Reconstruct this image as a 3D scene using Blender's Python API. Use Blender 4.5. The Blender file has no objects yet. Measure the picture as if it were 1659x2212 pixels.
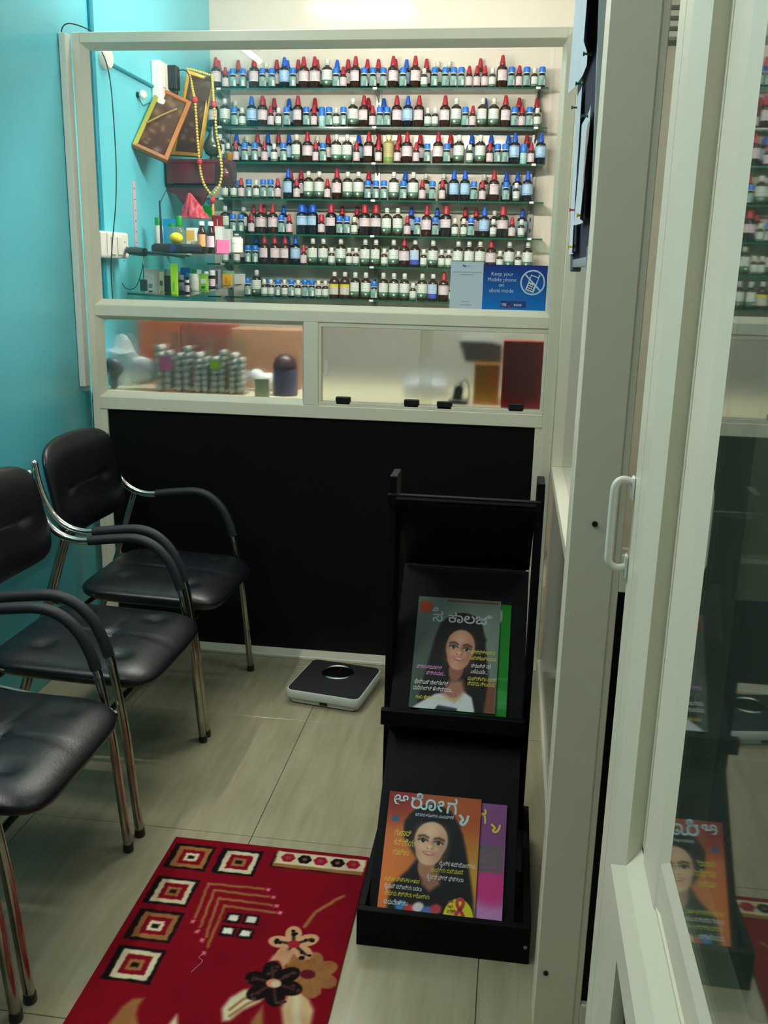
import bpy, bmesh, math, random
import numpy as np
from mathutils import Vector, Matrix

random.seed(7)
SC = bpy.context.scene
COL = SC.collection
PI = math.pi

# ------------------------------------------------------------------ camera
CAM = (0.0, 0.0, 1.40)
F_PX = 1996.3
yaw, pitch, roll = 0.133429, 0.256583, 0.0226962
_fw = Vector((-math.sin(yaw) * math.cos(pitch), math.cos(yaw) * math.cos(pitch), -math.sin(pitch)))
_rt = Vector((math.cos(yaw), math.sin(yaw), 0))
_up = _rt.cross(_fw)
RT = math.cos(roll) * _rt + math.sin(roll) * _up
UP = -math.sin(roll) * _rt + math.cos(roll) * _up
cd = bpy.data.cameras.new('camera')
cam = bpy.data.objects.new('camera', cd)
COL.objects.link(cam)
cam.matrix_world = Matrix(((RT.x, UP.x, -_fw.x, CAM[0]), (RT.y, UP.y, -_fw.y, CAM[1]), (RT.z, UP.z, -_fw.z, CAM[2]), (0, 0, 0, 1)))
cd.sensor_fit = 'VERTICAL'
cd.sensor_height = 24.0
cd.lens = 24.0 * F_PX / 2212
cd.clip_start = 0.02
SC.camera = cam

# ------------------------------------------------------------------ world, lights, exposure
SC.view_settings.view_transform = 'Standard'
SC.view_settings.look = 'None'
SC.view_settings.gamma = 1.0
SC.view_settings.use_curve_mapping = False
SC.view_settings.exposure = 0.0
SC.cycles.use_denoising = True
SC.cycles.max_bounces = 10
SC.cycles.transparent_max_bounces = 24
SC.cycles.caustics_reflective = False
SC.cycles.caustics_refractive = False
SC.cycles.sample_clamp_indirect = 4.0
w = bpy.data.worlds.new('room_air')
SC.world = w
w.use_nodes = True
w.node_tree.nodes['Background'].inputs[0].default_value = (0.55, 0.75, 0.8, 1)
w.node_tree.nodes['Background'].inputs[1].default_value = 0.05

def area(name, loc, target, sx, sy, power, col):
    l = bpy.data.lights.new(name, 'AREA')
    l.shape = 'RECTANGLE'; l.size = sx; l.size_y = sy; l.energy = power; l.color = col
    o = bpy.data.objects.new(name, l); COL.objects.link(o)
    o.location = loc
    d = Vector(target) - Vector(loc)
    o.rotation_euler = d.to_track_quat('-Z', 'Y').to_euler()
    return o
area('shop_fill_light', (-1.0, 3.42, 2.88), (-1.0, 3.42, 0), 0.6, 0.3, 9.0, (1.0, 0.98, 0.94))  # unseen fill added to brighten the goods on the corner shelves
area('side_room_fill_light', (1.25, 2.2, 2.82), (1.25, 2.2, 0), 0.1, 1.1, 20.0, (0.95, 1.0, 0.96))  # unseen fill added so the side room's white wall looks lit
area('waiting_fill_light', (-0.6, 0.5, 2.88), (-0.6, 0.5, 0), 0.7, 0.7, 9.0, (0.9, 0.98, 1.0))  # unseen overhead fill added to lift the waiting area
TUBE_STRENGTH = 430.0       # the tube lamp behind the top rail (built with its lamp below)
WALL_TUBE_STRENGTH = 310.0   # the tube lamp on the turquoise wall, just out of view

# ------------------------------------------------------------------ pixel -> world
def at(x, y, Y):
    d = RT * (x - 829.5) - UP * (y - 1106) + _fw * F_PX
    t = (Y - CAM[1]) / d.y
    return Vector((CAM[0] + t * d.x, Y, CAM[2] + t * d.z))
def atz(x, y, z):
    d = RT * (x - 829.5) - UP * (y - 1106) + _fw * F_PX
    t = (z - CAM[2]) / d.z
    return Vector((t * d.x, t * d.y, z))
def atx(x, y, X):
    d = RT * (x - 829.5) - UP * (y - 1106) + _fw * F_PX
    t = X / d.x
    return Vector((X, t * d.y, CAM[2] + t * d.z))

# ------------------------------------------------------------------ materials
def lin(c):
    out = []
    for v in c:
        v = v / 255.0
        out.append(v / 12.92 if v <= 0.04045 else ((v + 0.055) / 1.055) ** 2.4)
    return tuple(out) + (1.0,)

def base_mat(name):
    m = bpy.data.materials.new(name); m.use_nodes = True
    nt = m.node_tree; b = nt.nodes['Principled BSDF']
    return m, nt, b

def mat(name, col, rough=0.5, metal=0.0, spec=0.5, var=0.0, vscale=8.0, bump=0.0, bscale=60.0, coat=0.0, stretch=None, emit=None):
    m, nt, b = base_mat(name)
    c = lin(col)
    b.inputs['Base Color'].default_value = c
    b.inputs['Roughness'].default_value = rough
    b.inputs['Metallic'].default_value = metal
    b.inputs['Specular IOR Level'].default_value = spec
    b.inputs['Coat Weight'].default_value = coat
    L = nt.links
    tc = nt.nodes.new('ShaderNodeTexCoord')
    mp = nt.nodes.new('ShaderNodeMapping')
    L.new(tc.outputs['Object'], mp.inputs['Vector'])
    if stretch: mp.inputs['Scale'].default_value = stretch
    if var > 0:
        n = nt.nodes.new('ShaderNodeTexNoise'); n.inputs['Scale'].default_value = vscale; n.inputs['Detail'].default_value = 4
        L.new(mp.outputs['Vector'], n.inputs['Vector'])
        r = nt.nodes.new('ShaderNodeValToRGB')
        r.color_ramp.elements[0].position = 0.3; r.color_ramp.elements[1].position = 0.7
        r.color_ramp.elements[0].color = tuple(v * (1 - var) for v in c[:3]) + (1,)
        r.color_ramp.elements[1].color = tuple(min(1, v * (1 + var)) for v in c[:3]) + (1,)
        L.new(n.outputs['Fac'], r.inputs['Fac']); L.new(r.outputs['Color'], b.inputs['Base Color'])
    if bump > 0:
        n2 = nt.nodes.new('ShaderNodeTexNoise'); n2.inputs['Scale'].default_value = bscale; n2.inputs['Detail'].default_value = 3
        L.new(mp.outputs['Vector'], n2.inputs['Vector'])
        bp = nt.nodes.new('ShaderNodeBump'); bp.inputs['Strength'].default_value = bump; bp.inputs['Distance'].default_value = 0.004
        L.new(n2.outputs['Fac'], bp.inputs['Height']); L.new(bp.outputs['Normal'], b.inputs['Normal'])
    if emit:
        b.inputs['Emission Color'].default_value = c; b.inputs['Emission Strength'].default_value = emit
    return m

def glass_mat(name, tint=(0.93, 0.97, 0.95), ior=1.5, rough=0.0, gain=1.7, haze=0.0, hazecol=(200, 210, 200)):
    """thin sheet of glass: see-through, with Fresnel reflection of both faces"""
    m = bpy.data.materials.new(name); m.use_nodes = True
    nt = m.node_tree; nt.nodes.clear(); L = nt.links
    out = nt.nodes.new('ShaderNodeOutputMaterial')
    tr = nt.nodes.new('ShaderNodeBsdfTransparent'); tr.inputs[0].default_value = tuple(tint) + (1,)
    gl = nt.nodes.new('ShaderNodeBsdfGlossy'); gl.inputs['Roughness'].default_value = rough
    fr = nt.nodes.new('ShaderNodeFresnel'); fr.inputs['IOR'].default_value = ior
    geo = nt.nodes.new('ShaderNodeNewGeometry')
    # same Fresnel curve from either face of the sheet
    mxi = nt.nodes.new('ShaderNodeMix'); mxi.data_type = 'FLOAT'
    mxi.inputs['A'].default_value = ior; mxi.inputs['B'].default_value = 1.0 / ior
    L.new(geo.outputs['Backfacing'], mxi.inputs['Factor'])
    L.new(mxi.outputs['Result'], fr.inputs['IOR'])
    mu = nt.nodes.new('ShaderNodeMath'); mu.operation = 'MULTIPLY'; mu.use_clamp = True; mu.inputs[1].default_value = gain
    L.new(fr.outputs[0], mu.inputs[0])
    mx = nt.nodes.new('ShaderNodeMixShader')
    L.new(mu.outputs[0], mx.inputs[0])
    src = tr
    if haze > 0:
        df = nt.nodes.new('ShaderNodeBsdfDiffuse'); df.inputs[0].default_value = lin(hazecol)
        mh = nt.nodes.new('ShaderNodeMixShader'); mh.inputs[0].default_value = haze
        L.new(tr.outputs[0], mh.inputs[1]); L.new(df.outputs[0], mh.inputs[2]); src = mh
    L.new(src.outputs[0], mx.inputs[1]); L.new(gl.outputs[0], mx.inputs[2])
    L.new(mx.outputs[0], out.inputs[0])
    return m

def frosted_mat(name, tint, rough, ior=1.12, clear=0.35):
    m = bpy.data.materials.new(name); m.use_nodes = True
    nt = m.node_tree; nt.nodes.clear(); L = nt.links
    out = nt.nodes.new('ShaderNodeOutputMaterial')
    rf = nt.nodes.new('ShaderNodeBsdfRefraction'); rf.inputs['Color'].default_value = tuple(tint) + (1,)
    rf.inputs['Roughness'].default_value = rough; rf.inputs['IOR'].default_value = ior
    gl = nt.nodes.new('ShaderNodeBsdfGlossy'); gl.inputs['Roughness'].default_value = 0.25
    mx = nt.nodes.new('ShaderNodeMixShader'); mx.inputs[0].default_value = 0.05
    tr = nt.nodes.new('ShaderNodeBsdfTransparent'); tr.inputs[0].default_value = tuple(tint) + (1,)
    mc = nt.nodes.new('ShaderNodeMixShader'); mc.inputs[0].default_value = clear
    L.new(rf.outputs[0], mc.inputs[1]); L.new(tr.outputs[0], mc.inputs[2])
    L.new(mc.outputs[0], mx.inputs[1]); L.new(gl.outputs[0], mx.inputs[2]); L.new(mx.outputs[0], out.inputs[0])
    return m

def vcol_mat(name, rough=0.5, spec=0.5, bump=0.0, bscale=400.0, coat=0.0):
    m, nt, b = base_mat(name); L = nt.links
    a = nt.nodes.new('ShaderNodeVertexColor'); a.layer_name = 'Print'
    L.new(a.outputs['Color'], b.inputs['Base Color'])
    b.inputs['Roughness'].default_value = rough; b.inputs['Specular IOR Level'].default_value = spec
    b.inputs['Coat Weight'].default_value = coat
    if bump:
        tc = nt.nodes.new('ShaderNodeTexCoord')
        n2 = nt.nodes.new('ShaderNodeTexNoise'); n2.inputs['Scale'].default_value = bscale
        L.new(tc.outputs['Object'], n2.inputs['Vector'])
        bp = nt.nodes.new('ShaderNodeBump'); bp.inputs['Strength'].default_value = bump; bp.inputs['Distance'].default_value = 0.003
        L.new(n2.outputs['Fac'], bp.inputs['Height']); L.new(bp.outputs['Normal'], b.inputs['Normal'])
    return m

def label_mat(name, z0, z1, bands, text=(60, 60, 70), dark=0.5, lines=9.0, rough=0.5):
    """printed paper label: colour bands by height plus rows of tiny print; bands = [(t, colour)]"""
    m, nt, b = base_mat(name); L = nt.links
    tc = nt.nodes.new('ShaderNodeTexCoord'); sep = nt.nodes.new('ShaderNodeSeparateXYZ')
    L.new(tc.outputs['Object'], sep.inputs[0])
    mr = nt.nodes.new('ShaderNodeMapRange'); mr.inputs['From Min'].default_value = z0; mr.inputs['From Max'].default_value = z1
    L.new(sep.outputs['Z'], mr.inputs['Value'])
    r = nt.nodes.new('ShaderNodeValToRGB'); r.color_ramp.interpolation = 'CONSTANT'
    els = r.color_ramp.elements
    els[0].position = 0; els[0].color = lin(bands[0][1])
    els[1].position = bands[1][0] if len(bands) > 1 else 1.0
    els[1].color = lin(bands[1][1] if len(bands) > 1 else bands[0][1])
    for t, c in bands[2:]:
        e = els.new(t); e.color = lin(c)
    L.new(mr.outputs[0], r.inputs['Fac'])
    wv = nt.nodes.new('ShaderNodeMath'); wv.operation = 'MULTIPLY'; wv.inputs[1].default_value = lines
    L.new(mr.outputs[0], wv.inputs[0])
    fr = nt.nodes.new('ShaderNodeMath'); fr.operation = 'FRACT'; L.new(wv.outputs[0], fr.inputs[0])
    lt = nt.nodes.new('ShaderNodeMath'); lt.operation = 'LESS_THAN'; lt.inputs[1].default_value = 0.38; L.new(fr.outputs[0], lt.inputs[0])
    no = nt.nodes.new('ShaderNodeTexNoise'); no.inputs['Scale'].default_value = 260; L.new(tc.outputs['Object'], no.inputs['Vector'])
    gt = nt.nodes.new('ShaderNodeMath'); gt.operation = 'GREATER_THAN'; gt.inputs[1].default_value = 0.52; L.new(no.outputs['Fac'], gt.inputs[0])
    mm = nt.nodes.new('ShaderNodeMath'); mm.operation = 'MULTIPLY'; L.new(lt.outputs[0], mm.inputs[0]); L.new(gt.outputs[0], mm.inputs[1])
    m2 = nt.nodes.new('ShaderNodeMath'); m2.operation = 'MULTIPLY'; m2.inputs[1].default_value = dark; L.new(mm.outputs[0], m2.inputs[0])
    mix = nt.nodes.new('ShaderNodeMix'); mix.data_type = 'RGBA'
    L.new(m2.outputs[0], mix.inputs['Factor']); L.new(r.outputs['Color'], mix.inputs[6]); mix.inputs[7].default_value = lin(text)
    L.new(mix.outputs[2], b.inputs['Base Color'])
    b.inputs['Roughness'].default_value = rough
    return m

# ------------------------------------------------------------------ mesh building
class MB:
    def __init__(s): s.v = []; s.f = []
    def add(s, vs, fs):
        n = len(s.v); s.v += [tuple(p) for p in vs]; s.f += [tuple(i + n for i in f) for f in fs]
        return s
    def box(s, x0, x1, y0, y1, z0, z1, mtx=None):
        vs = [(x, y, z) for z in (z0, z1) for y in (y0, y1) for x in (x0, x1)]
        if mtx is not None: vs = [mtx @ Vector(p) for p in vs]
        return s.add(vs, [(0, 2, 3, 1), (4, 5, 7, 6), (0, 1, 5, 4), (2, 6, 7, 3), (0, 4, 6, 2), (1, 3, 7, 5)])
    def prism(s, poly, axis, a, b):
        """poly = 2-D outline in the two other axes (in x,y,z order), pushed along axis from a to b"""
        n = len(poly)
        def p3(p, h):
            if axis == 'x': return (h, p[0], p[1])
            if axis == 'y': return (p[0], h, p[1])
            return (p[0], p[1], h)
        vs = [p3(p, a) for p in poly] + [p3(p, b) for p in poly]
        fs = [tuple(range(n)), tuple(range(2 * n - 1, n - 1, -1))]
        for i in range(n):
            j = (i + 1) % n; fs.append((i, i + n, j + n, j))
        return s.add(vs, fs)
    def tube(s, pts, r, seg=10, cap=True):
        pts = [Vector(p) for p in pts]; n = len(pts)
        rs = r if isinstance(r, (list, tuple)) else [r] * n
        ref = None; vs = []; fs = []
        for i, p in enumerate(pts):
            t = (pts[min(i + 1, n - 1)] - pts[max(i - 1, 0)]).normalized()
            if ref is None:
                ref = t.orthogonal().normalized()
            else:
                ref = (ref - t * ref.dot(t))
                ref = ref.normalized() if ref.length > 1e-6 else t.orthogonal().normalized()
            bi = t.cross(ref)
            for k in range(seg):
                a = 2 * PI * k / seg
                vs.append(p + (ref * math.cos(a) + bi * math.sin(a)) * rs[i])
        for i in range(n - 1):
            for k in range(seg):
                k2 = (k + 1) % seg
                fs.append((i * seg + k, i * seg + k2, (i + 1) * seg + k2, (i + 1) * seg + k))
        if cap:
            fs.append(tuple(range(seg - 1, -1, -1))); fs.append(tuple((n - 1) * seg + k for k in range(seg)))
        return s.add(vs, fs)
    def lathe(s, prof, seg=14, c=(0, 0, 0), a0=0.0, a1=2 * PI, mtx=None):
        full = abs(a1 - a0 - 2 * PI) < 1e-6
        m = seg if full else seg + 1
        vs = []; fs = []
        for r, z in prof:
            for k in range(m):
                a = a0 + (a1 - a0) * k / seg
                p = Vector((r * math.cos(a), r * math.sin(a), z))
                if mtx is not None: p = mtx @ p
                vs.append(p + Vector(c))
        for i in range(len(prof) - 1):
            for k in range(seg):
                k2 = (k + 1) % m
                fs.append((i * m + k, i * m + k2, (i + 1) * m + k2, (i + 1) * m + k))
        if full:
            if prof[0][0] > 1e-6: fs.append(tuple(range(m - 1, -1, -1)))
            if prof[-1][0] > 1e-6: fs.append(tuple((len(prof) - 1) * m + k for k in range(m)))
        return s.add(vs, fs)
    def ball(s, c, rx, ry=None, rz=None, seg=10, rings=6, mtx=None):
        ry = rx if ry is None else ry; rz = rx if rz is None else rz
        vs = []; fs = []
        for i in range(rings + 1):
            th = PI * i / rings
            for k in range(seg):
                a = 2 * PI * k / seg
                p = Vector((rx * math.sin(th) * math.cos(a), ry * math.sin(th) * math.sin(a), -rz * math.cos(th)))
                if mtx is not None: p = mtx @ p
                vs.append(p + Vector(c))
        for i in range(rings):
            for k in range(seg):
                k2 = (k + 1) % seg
                fs.append((i * seg + k, i * seg + k2, (i + 1) * seg + k2, (i + 1) * seg + k))
        return s.add(vs, fs)
    def quad(s, a, b, c, d): return s.add([a, b, c, d], [(0, 1, 2, 3)])

def wloc(o):
    l = Vector((0, 0, 0))
    while o is not None:
        l = l + o.location; o = o.parent
    return l

def mesh_from(name, mb, m, off=Vector((0, 0, 0)), smooth=False, bevel=0.0, bseg=1, weld=False):
    me = bpy.data.meshes.new(name)
    me.from_pydata([tuple(Vector(p) - off) for p in mb.v], [], mb.f)
    if bevel > 0 or weld:
        bm = bmesh.new(); bm.from_mesh(me)
        bmesh.ops.remove_doubles(bm, verts=bm.verts, dist=1e-6)
        if bevel > 0:
            bmesh.ops.recalc_face_normals(bm, faces=bm.faces)
            ed = [e for e in bm.edges if len(e.link_faces) == 2 and e.calc_face_angle(0) > 0.5]
            bmesh.ops.bevel(bm, geom=ed, offset=bevel, segments=bseg, affect='EDGES', profile=0.5, clamp_overlap=True)
        bm.to_mesh(me); bm.free()
    else:
        bm = bmesh.new(); bm.from_mesh(me); bmesh.ops.recalc_face_normals(bm, faces=bm.faces); bm.to_mesh(me); bm.free()
    if smooth:
        me.polygons.foreach_set('use_smooth', [True] * len(me.polygons))
        try: me.set_sharp_from_angle(angle=math.radians(40))
        except Exception: pass
    me.materials.append(m)
    return me

def obj(name, mb, m, parent=None, smooth=False, bevel=0.0, bseg=1, origin=None):
    """link one mesh; world coordinates in, origin at the parent's place (or at the thing's base)"""
    if parent is not None: off = wloc(parent)
    elif origin is not None: off = Vector(origin)
    else:
        a = np.array([tuple(p) for p in mb.v]); lo = a.min(0); hi = a.max(0)
        off = Vector(((lo[0] + hi[0]) / 2, (lo[1] + hi[1]) / 2, lo[2]))
    me = mesh_from(name, mb, m, off, smooth, bevel, bseg)
    o = bpy.data.objects.new(name, me); COL.objects.link(o)
    if parent is not None: o.parent = parent
    else: o.location = off
    return o

def empty(name, loc=(0, 0, 0)):
    o = bpy.data.objects.new(name, None); o.empty_display_size = 0.05; COL.objects.link(o); o.location = loc
    return o
def tag(o, label=None, cat=None, group=None, kind=None):
    if label: o['label'] = label
    if cat: o['category'] = cat
    if group: o['group'] = group
    if kind: o['kind'] = kind
    return o
def thing(name, label, cat, loc=(0, 0, 0), group=None): return tag(empty(name, loc), label, cat, group)
def struct(o, label=None): return tag(o, label=label, kind='structure')
def copy_tree(o, parent=None):
    c = o.copy(); COL.objects.link(c); c.parent = parent
    for ch in o.children: copy_tree(ch, c)
    return c

def text_obj(name, s, size, m, parent, origin, ux, uy, align='CENTER', depth=0.0003, squeeze=1.0, bold=0.0):
    """flat lettering laid on a surface: origin = baseline anchor, ux/uy = directions of writing and up"""
    c = bpy.data.curves.new(name, 'FONT'); c.body = s; c.size = size; c.align_x = align; c.offset = bold
    c.resolution_u = 3
    t = bpy.data.objects.new(name, c); COL.objects.link(t)
    dg = bpy.context.evaluated_depsgraph_get()
    me = bpy.data.meshes.new_from_object(t.evaluated_get(dg))
    bpy.data.objects.remove(t); bpy.data.curves.remove(c)
    ux = Vector(ux).normalized(); uy = Vector(uy).normalized(); n = ux.cross(uy)
    off = wloc(parent); o0 = Vector(origin) + n * depth - off
    for v in me.vertices:
        x, y = v.co.x * squeeze, v.co.y
        v.co = o0 + ux * x + uy * y
    me.materials.clear(); me.materials.append(m); me.name = name
    o = bpy.data.objects.new(name, me); COL.objects.link(o); o.parent = parent
    return o

def paint_mesh(name, img, m, parent, p00, ux, uy, w_, h_):
    """flat print: img rows run from the bottom up, laid on the plane p00 + ux*w + uy*h as a coloured grid"""
    H, W = img.shape[:2]
    ux = Vector(ux).normalized(); uy = Vector(uy).normalized()
    off = wloc(parent) if parent else Vector((0, 0, 0)); o0 = np.array(Vector(p00) - off)
    U = np.array(ux); V = np.array(uy)
    gx, gy = np.meshgrid(np.linspace(0, w_, W), np.linspace(0, h_, H))
    co = o0 + gx[..., None] * U + gy[..., None] * V
    co = co.reshape(-1, 3)
    ii = np.arange(H * W).reshape(H, W)
    fs = np.stack([ii[:-1, :-1], ii[:-1, 1:], ii[1:, 1:], ii[1:, :-1]], -1).reshape(-1, 4)
    me = bpy.data.meshes.new(name); me.from_pydata(co.tolist(), [], fs.tolist())
    at_ = me.color_attributes.new('Print', 'FLOAT_COLOR', 'POINT')
    c = img / 255.0
    c = np.where(c <= 0.04045, c / 12.92, ((c + 0.055) / 1.055) ** 2.4)
    c4 = np.concatenate([c.reshape(-1, 3), np.ones((H * W, 1))], 1)
    at_.data.foreach_set('color', c4.astype(np.float32).ravel())
    me.materials.append(m)
    o = bpy.data.objects.new(name, me); COL.objects.link(o)
    if parent: o.parent = parent
    return o

class Paint:
    """tiny raster painter in unit coordinates: x 0..1, y 0..asp, y up"""
    def __init__(s, W, asp, col):
        s.W = W; s.H = int(round(W * asp)); s.asp = asp
        s.img = np.ones((s.H, s.W, 3)) * np.array(col, float)
        s.X, s.Y = np.meshgrid((np.arange(s.W) + .5) / s.W, (np.arange(s.H) + .5) / s.H * asp)
    def mixin(s, a, col):
        a = np.clip(a, 0, 1)[..., None]; s.img = s.img * (1 - a) + np.array(col, float) * a
    def ell(s, cx, cy, rx, ry, col, rot=0.0, soft=0.08, alpha=1.0):
        c, q = math.cos(rot), math.sin(rot)
        x = (s.X - cx) * c + (s.Y - cy) * q; y = -(s.X - cx) * q + (s.Y - cy) * c
        d = np.sqrt((x / rx) ** 2 + (y / ry) ** 2)
        s.mixin(alpha * (1 - d + soft / 2) / soft, col)
    def poly(s, pts, col, soft=0.004, alpha=1.0):
        inside = np.zeros_like(s.X, bool); n = len(pts); dist = np.full_like(s.X, 9.0)
        for i in range(n):
            x0, y0 = pts[i]; x1, y1 = pts[(i + 1) % n]
            if y0 != y1:
                cr = ((s.Y < y0) != (s.Y < y1)) & (s.X < (x1 - x0) * (s.Y - y0) / (y1 - y0) + x0)
                inside ^= cr
            dx, dy = x1 - x0, y1 - y0
            t = np.clip(((s.X - x0) * dx + (s.Y - y0) * dy) / (dx * dx + dy * dy + 1e-12), 0, 1)
            dist = np.minimum(dist, np.hypot(s.X - x0 - t * dx, s.Y - y0 - t * dy))
        sd = np.where(inside, dist, -dist)
        s.mixin(alpha * (sd / soft * .5 + .5), col)
    def line(s, pts, wd, col, soft=0.003, alpha=1.0):
        dist = np.full_like(s.X, 9.0)
        for (x0, y0), (x1, y1) in zip(pts, pts[1:]):
            dx, dy = x1 - x0, y1 - y0
            t = np.clip(((s.X - x0) * dx + (s.Y - y0) * dy) / (dx * dx + dy * dy + 1e-12), 0, 1)
            dist = np.minimum(dist, np.hypot(s.X - x0 - t * dx, s.Y - y0 - t * dy))
        s.mixin(alpha * ((wd - dist) / soft * .5 + .5), col)
    def vgrad(s, c0, c1):
        t = (s.Y / s.asp)[..., None]; s.img = np.array(c0, float) * (1 - t) + np.array(c1, float) * t

def smooth_path(pts, n=6):
    """Catmull-Rom through the points"""
    P = [Vector(p) for p in pts]; P = [P[0] * 2 - P[1]] + P + [P[-1] * 2 - P[-2]]
    out = []
    for i in range(1, len(P) - 2):
        for k in range(n):
            t = k / n; a, b, c, d = P[i - 1], P[i], P[i + 1], P[i + 2]
            out.append(0.5 * ((2 * b) + (c - a) * t + (2 * a - 5 * b + 4 * c - d) * t * t + (3 * b - a - 3 * c + d) * t ** 3))
    out.append(P[-2])
    return out

# ------------------------------------------------------------------ shared materials
M = {}
M['blue_wall'] = mat('blue_wall_paint', (102, 204, 218), 0.28, var=0.05, vscale=3, bump=0.12, bscale=45)
M['teal_trim'] = mat('teal_conduit_paint', (18, 140, 160), 0.4)
M['white_wall'] = mat('white_wall_paint', (214, 212, 202), 0.42, var=0.03, vscale=2, bump=0.05, bscale=30)
M['gloss_white'] = mat('gloss_back_board', (222, 212, 196), 0.13, var=0.03, vscale=2)
M['ceiling'] = mat('ceiling_paint', (215, 215, 208), 0.8)
M['alu'] = mat('cream_powder_coat', (230, 224, 203), 0.34, var=0.03, vscale=4)
M['alu_bead'] = mat('cream_powder_coat_bead', (230, 224, 203), 0.30, var=0.03, vscale=4)
M['black_lam'] = mat('black_laminate', (7, 8, 8), 0.55, spec=0.15, bump=0.05, bscale=300)
M['black_gloss'] = mat('black_gloss_panel', (12, 15, 15), 0.12, spec=0.45)
M['grout'] = mat('grout', (84, 78, 64), 0.9)
M['glass'] = glass_mat('clear_glass')
M['glass_front'] = glass_mat('partition_glass', (0.985, 0.985, 0.975), gain=1.5)
M['glass_door'] = glass_mat('door_glass', (0.72, 0.80, 0.74), gain=1.75, rough=0.025, haze=0.22, hazecol=(104, 122, 108))
M['glass_hazy'] = glass_mat('hazy_glass', (0.9, 0.92, 0.88), haze=0.25, hazecol=(150, 150, 128))
M['frost'] = frosted_mat('etched_glass', (0.97, 0.98, 0.95), 0.5, 1.3, 0.25)
M['frost_soft'] = frosted_mat('smoky_glass', (0.96, 0.97, 0.97), 0.34, 1.2, 0.72)
M['shelf_glass'] = glass_mat('green_shelf_glass', (0.74, 0.88, 0.82), gain=1.4)
M['shelf_edge'] = mat('green_glass_edge', (22, 84, 66), 0.12, spec=0.6)
M['chrome'] = mat('chrome_tube', (205, 205, 200), 0.13, metal=1.0, var=0.12, vscale=25)
M['steel'] = mat('galvanised_steel', (150, 152, 150), 0.35, metal=0.9)
M['black_plastic'] = mat('black_plastic', (14, 16, 18), 0.35)
M['white_plastic'] = mat('white_plastic', (226, 226, 216), 0.35)
M['grey_plastic'] = mat('grey_plastic', (88, 96, 104), 0.5)
M['screw'] = mat('screw_head', (52, 46, 38), 0.4, metal=0.7)
M['paper'] = mat('white_paper', (205, 214, 226), 0.7, var=0.04, vscale=20)

def tile_mat():
    m, nt, b = base_mat('vitrified_tile'); L = nt.links
    geo = nt.nodes.new('ShaderNodeNewGeometry'); mp = nt.nodes.new('ShaderNodeMapping')
    mp.inputs['Scale'].default_value = (22, 2.4, 1); L.new(geo.outputs['Position'], mp.inputs['Vector'])
    n = nt.nodes.new('ShaderNodeTexNoise'); n.inputs['Scale'].default_value = 1.6; n.inputs['Detail'].default_value = 6; n.inputs['Distortion'].default_value = 0.4
    L.new(mp.outputs[0], n.inputs['Vector'])
    r = nt.nodes.new('ShaderNodeValToRGB'); e = r.color_ramp.elements
    e[0].position = 0.30; e[0].color = lin((143, 136, 110)); e[1].position = 0.70; e[1].color = lin((159, 153, 129))
    L.new(n.outputs['Fac'], r.inputs['Fac'])
    n2 = nt.nodes.new('ShaderNodeTexNoise'); n2.inputs['Scale'].default_value = 2.2; L.new(geo.outputs['Position'], n2.inputs['Vector'])
    mx = nt.nodes.new('ShaderNodeMix'); mx.data_type = 'RGBA'; mx.blend_type = 'MULTIPLY'; mx.inputs['Factor'].default_value = 0.22
    L.new(r.outputs[0], mx.inputs[6]); L.new(n2.outputs['Color'], mx.inputs[7]); 
    L.new(r.outputs[0], b.inputs['Base Color'])
    b.inputs['Roughness'].default_value = 0.22; b.inputs['Specular IOR Level'].default_value = 0.4
    return m
M['tile'] = tile_mat()

# ------------------------------------------------------------------ room shell
XL, YB, YP = -1.52, 4.68, 3.15
fl = struct(obj('floor', MB().box(-1.66, 2.3, -2.3, 4.8, -0.06, -0.004), M['grout']))
xs = [-1.52, -1.175, -0.588, 0.0, 0.587, 1.174, 1.761, 2.3]
ys = [-2.3, -1.774, -1.145, -0.516, 0.113, 0.742, 1.371, 2.0, 2.629, 3.036, 3.258, 3.887, 4.516, 4.8]
tcache = {}
for i in range(len(xs) - 1):
    for j in range(len(ys) - 1):
        sx = round(xs[i + 1] - xs[i] - 0.0016, 4); sy = round(ys[j + 1] - ys[j] - 0.0016, 4)
        if (sx, sy) not in tcache:
            tcache[(sx, sy)] = mesh_from('floor_tile', MB().box(-sx / 2, sx / 2, -sy / 2, sy / 2, -0.01, 0), M['tile'], bevel=0.0008)
        t = bpy.data.objects.new('floor_tile', tcache[(sx, sy)]); COL.objects.link(t); t.parent = fl
        t.location = Vector(((xs[i] + xs[i + 1]) / 2, (ys[j] + ys[j + 1]) / 2, 0)) - fl.location
struct(obj('ceiling', MB().box(-1.66, 2.3, -2.3, 4.8, 2.9, 2.96), M['ceiling']))
struct(obj('wall_back', MB().box(-1.62, 2.3, YB, YB + 0.1, 0, 2.9), M['gloss_white']), 'white rear wall that carries the glass bottle shelves')
struct(obj('wall_left', MB().box(-1.66, XL, -2.3, YB, 0, 2.9), M['blue_wall']), 'turquoise painted wall behind the row of chairs')
struct(obj('wall_front', MB().box(-1.66, 2.3, -2.4, -2.3, 0, 2.9), M['white_wall']))
struct(obj('wall_right', MB().box(2.3, 2.4, -2.4, 4.8, 0, 2.9), M['white_wall']))

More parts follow.
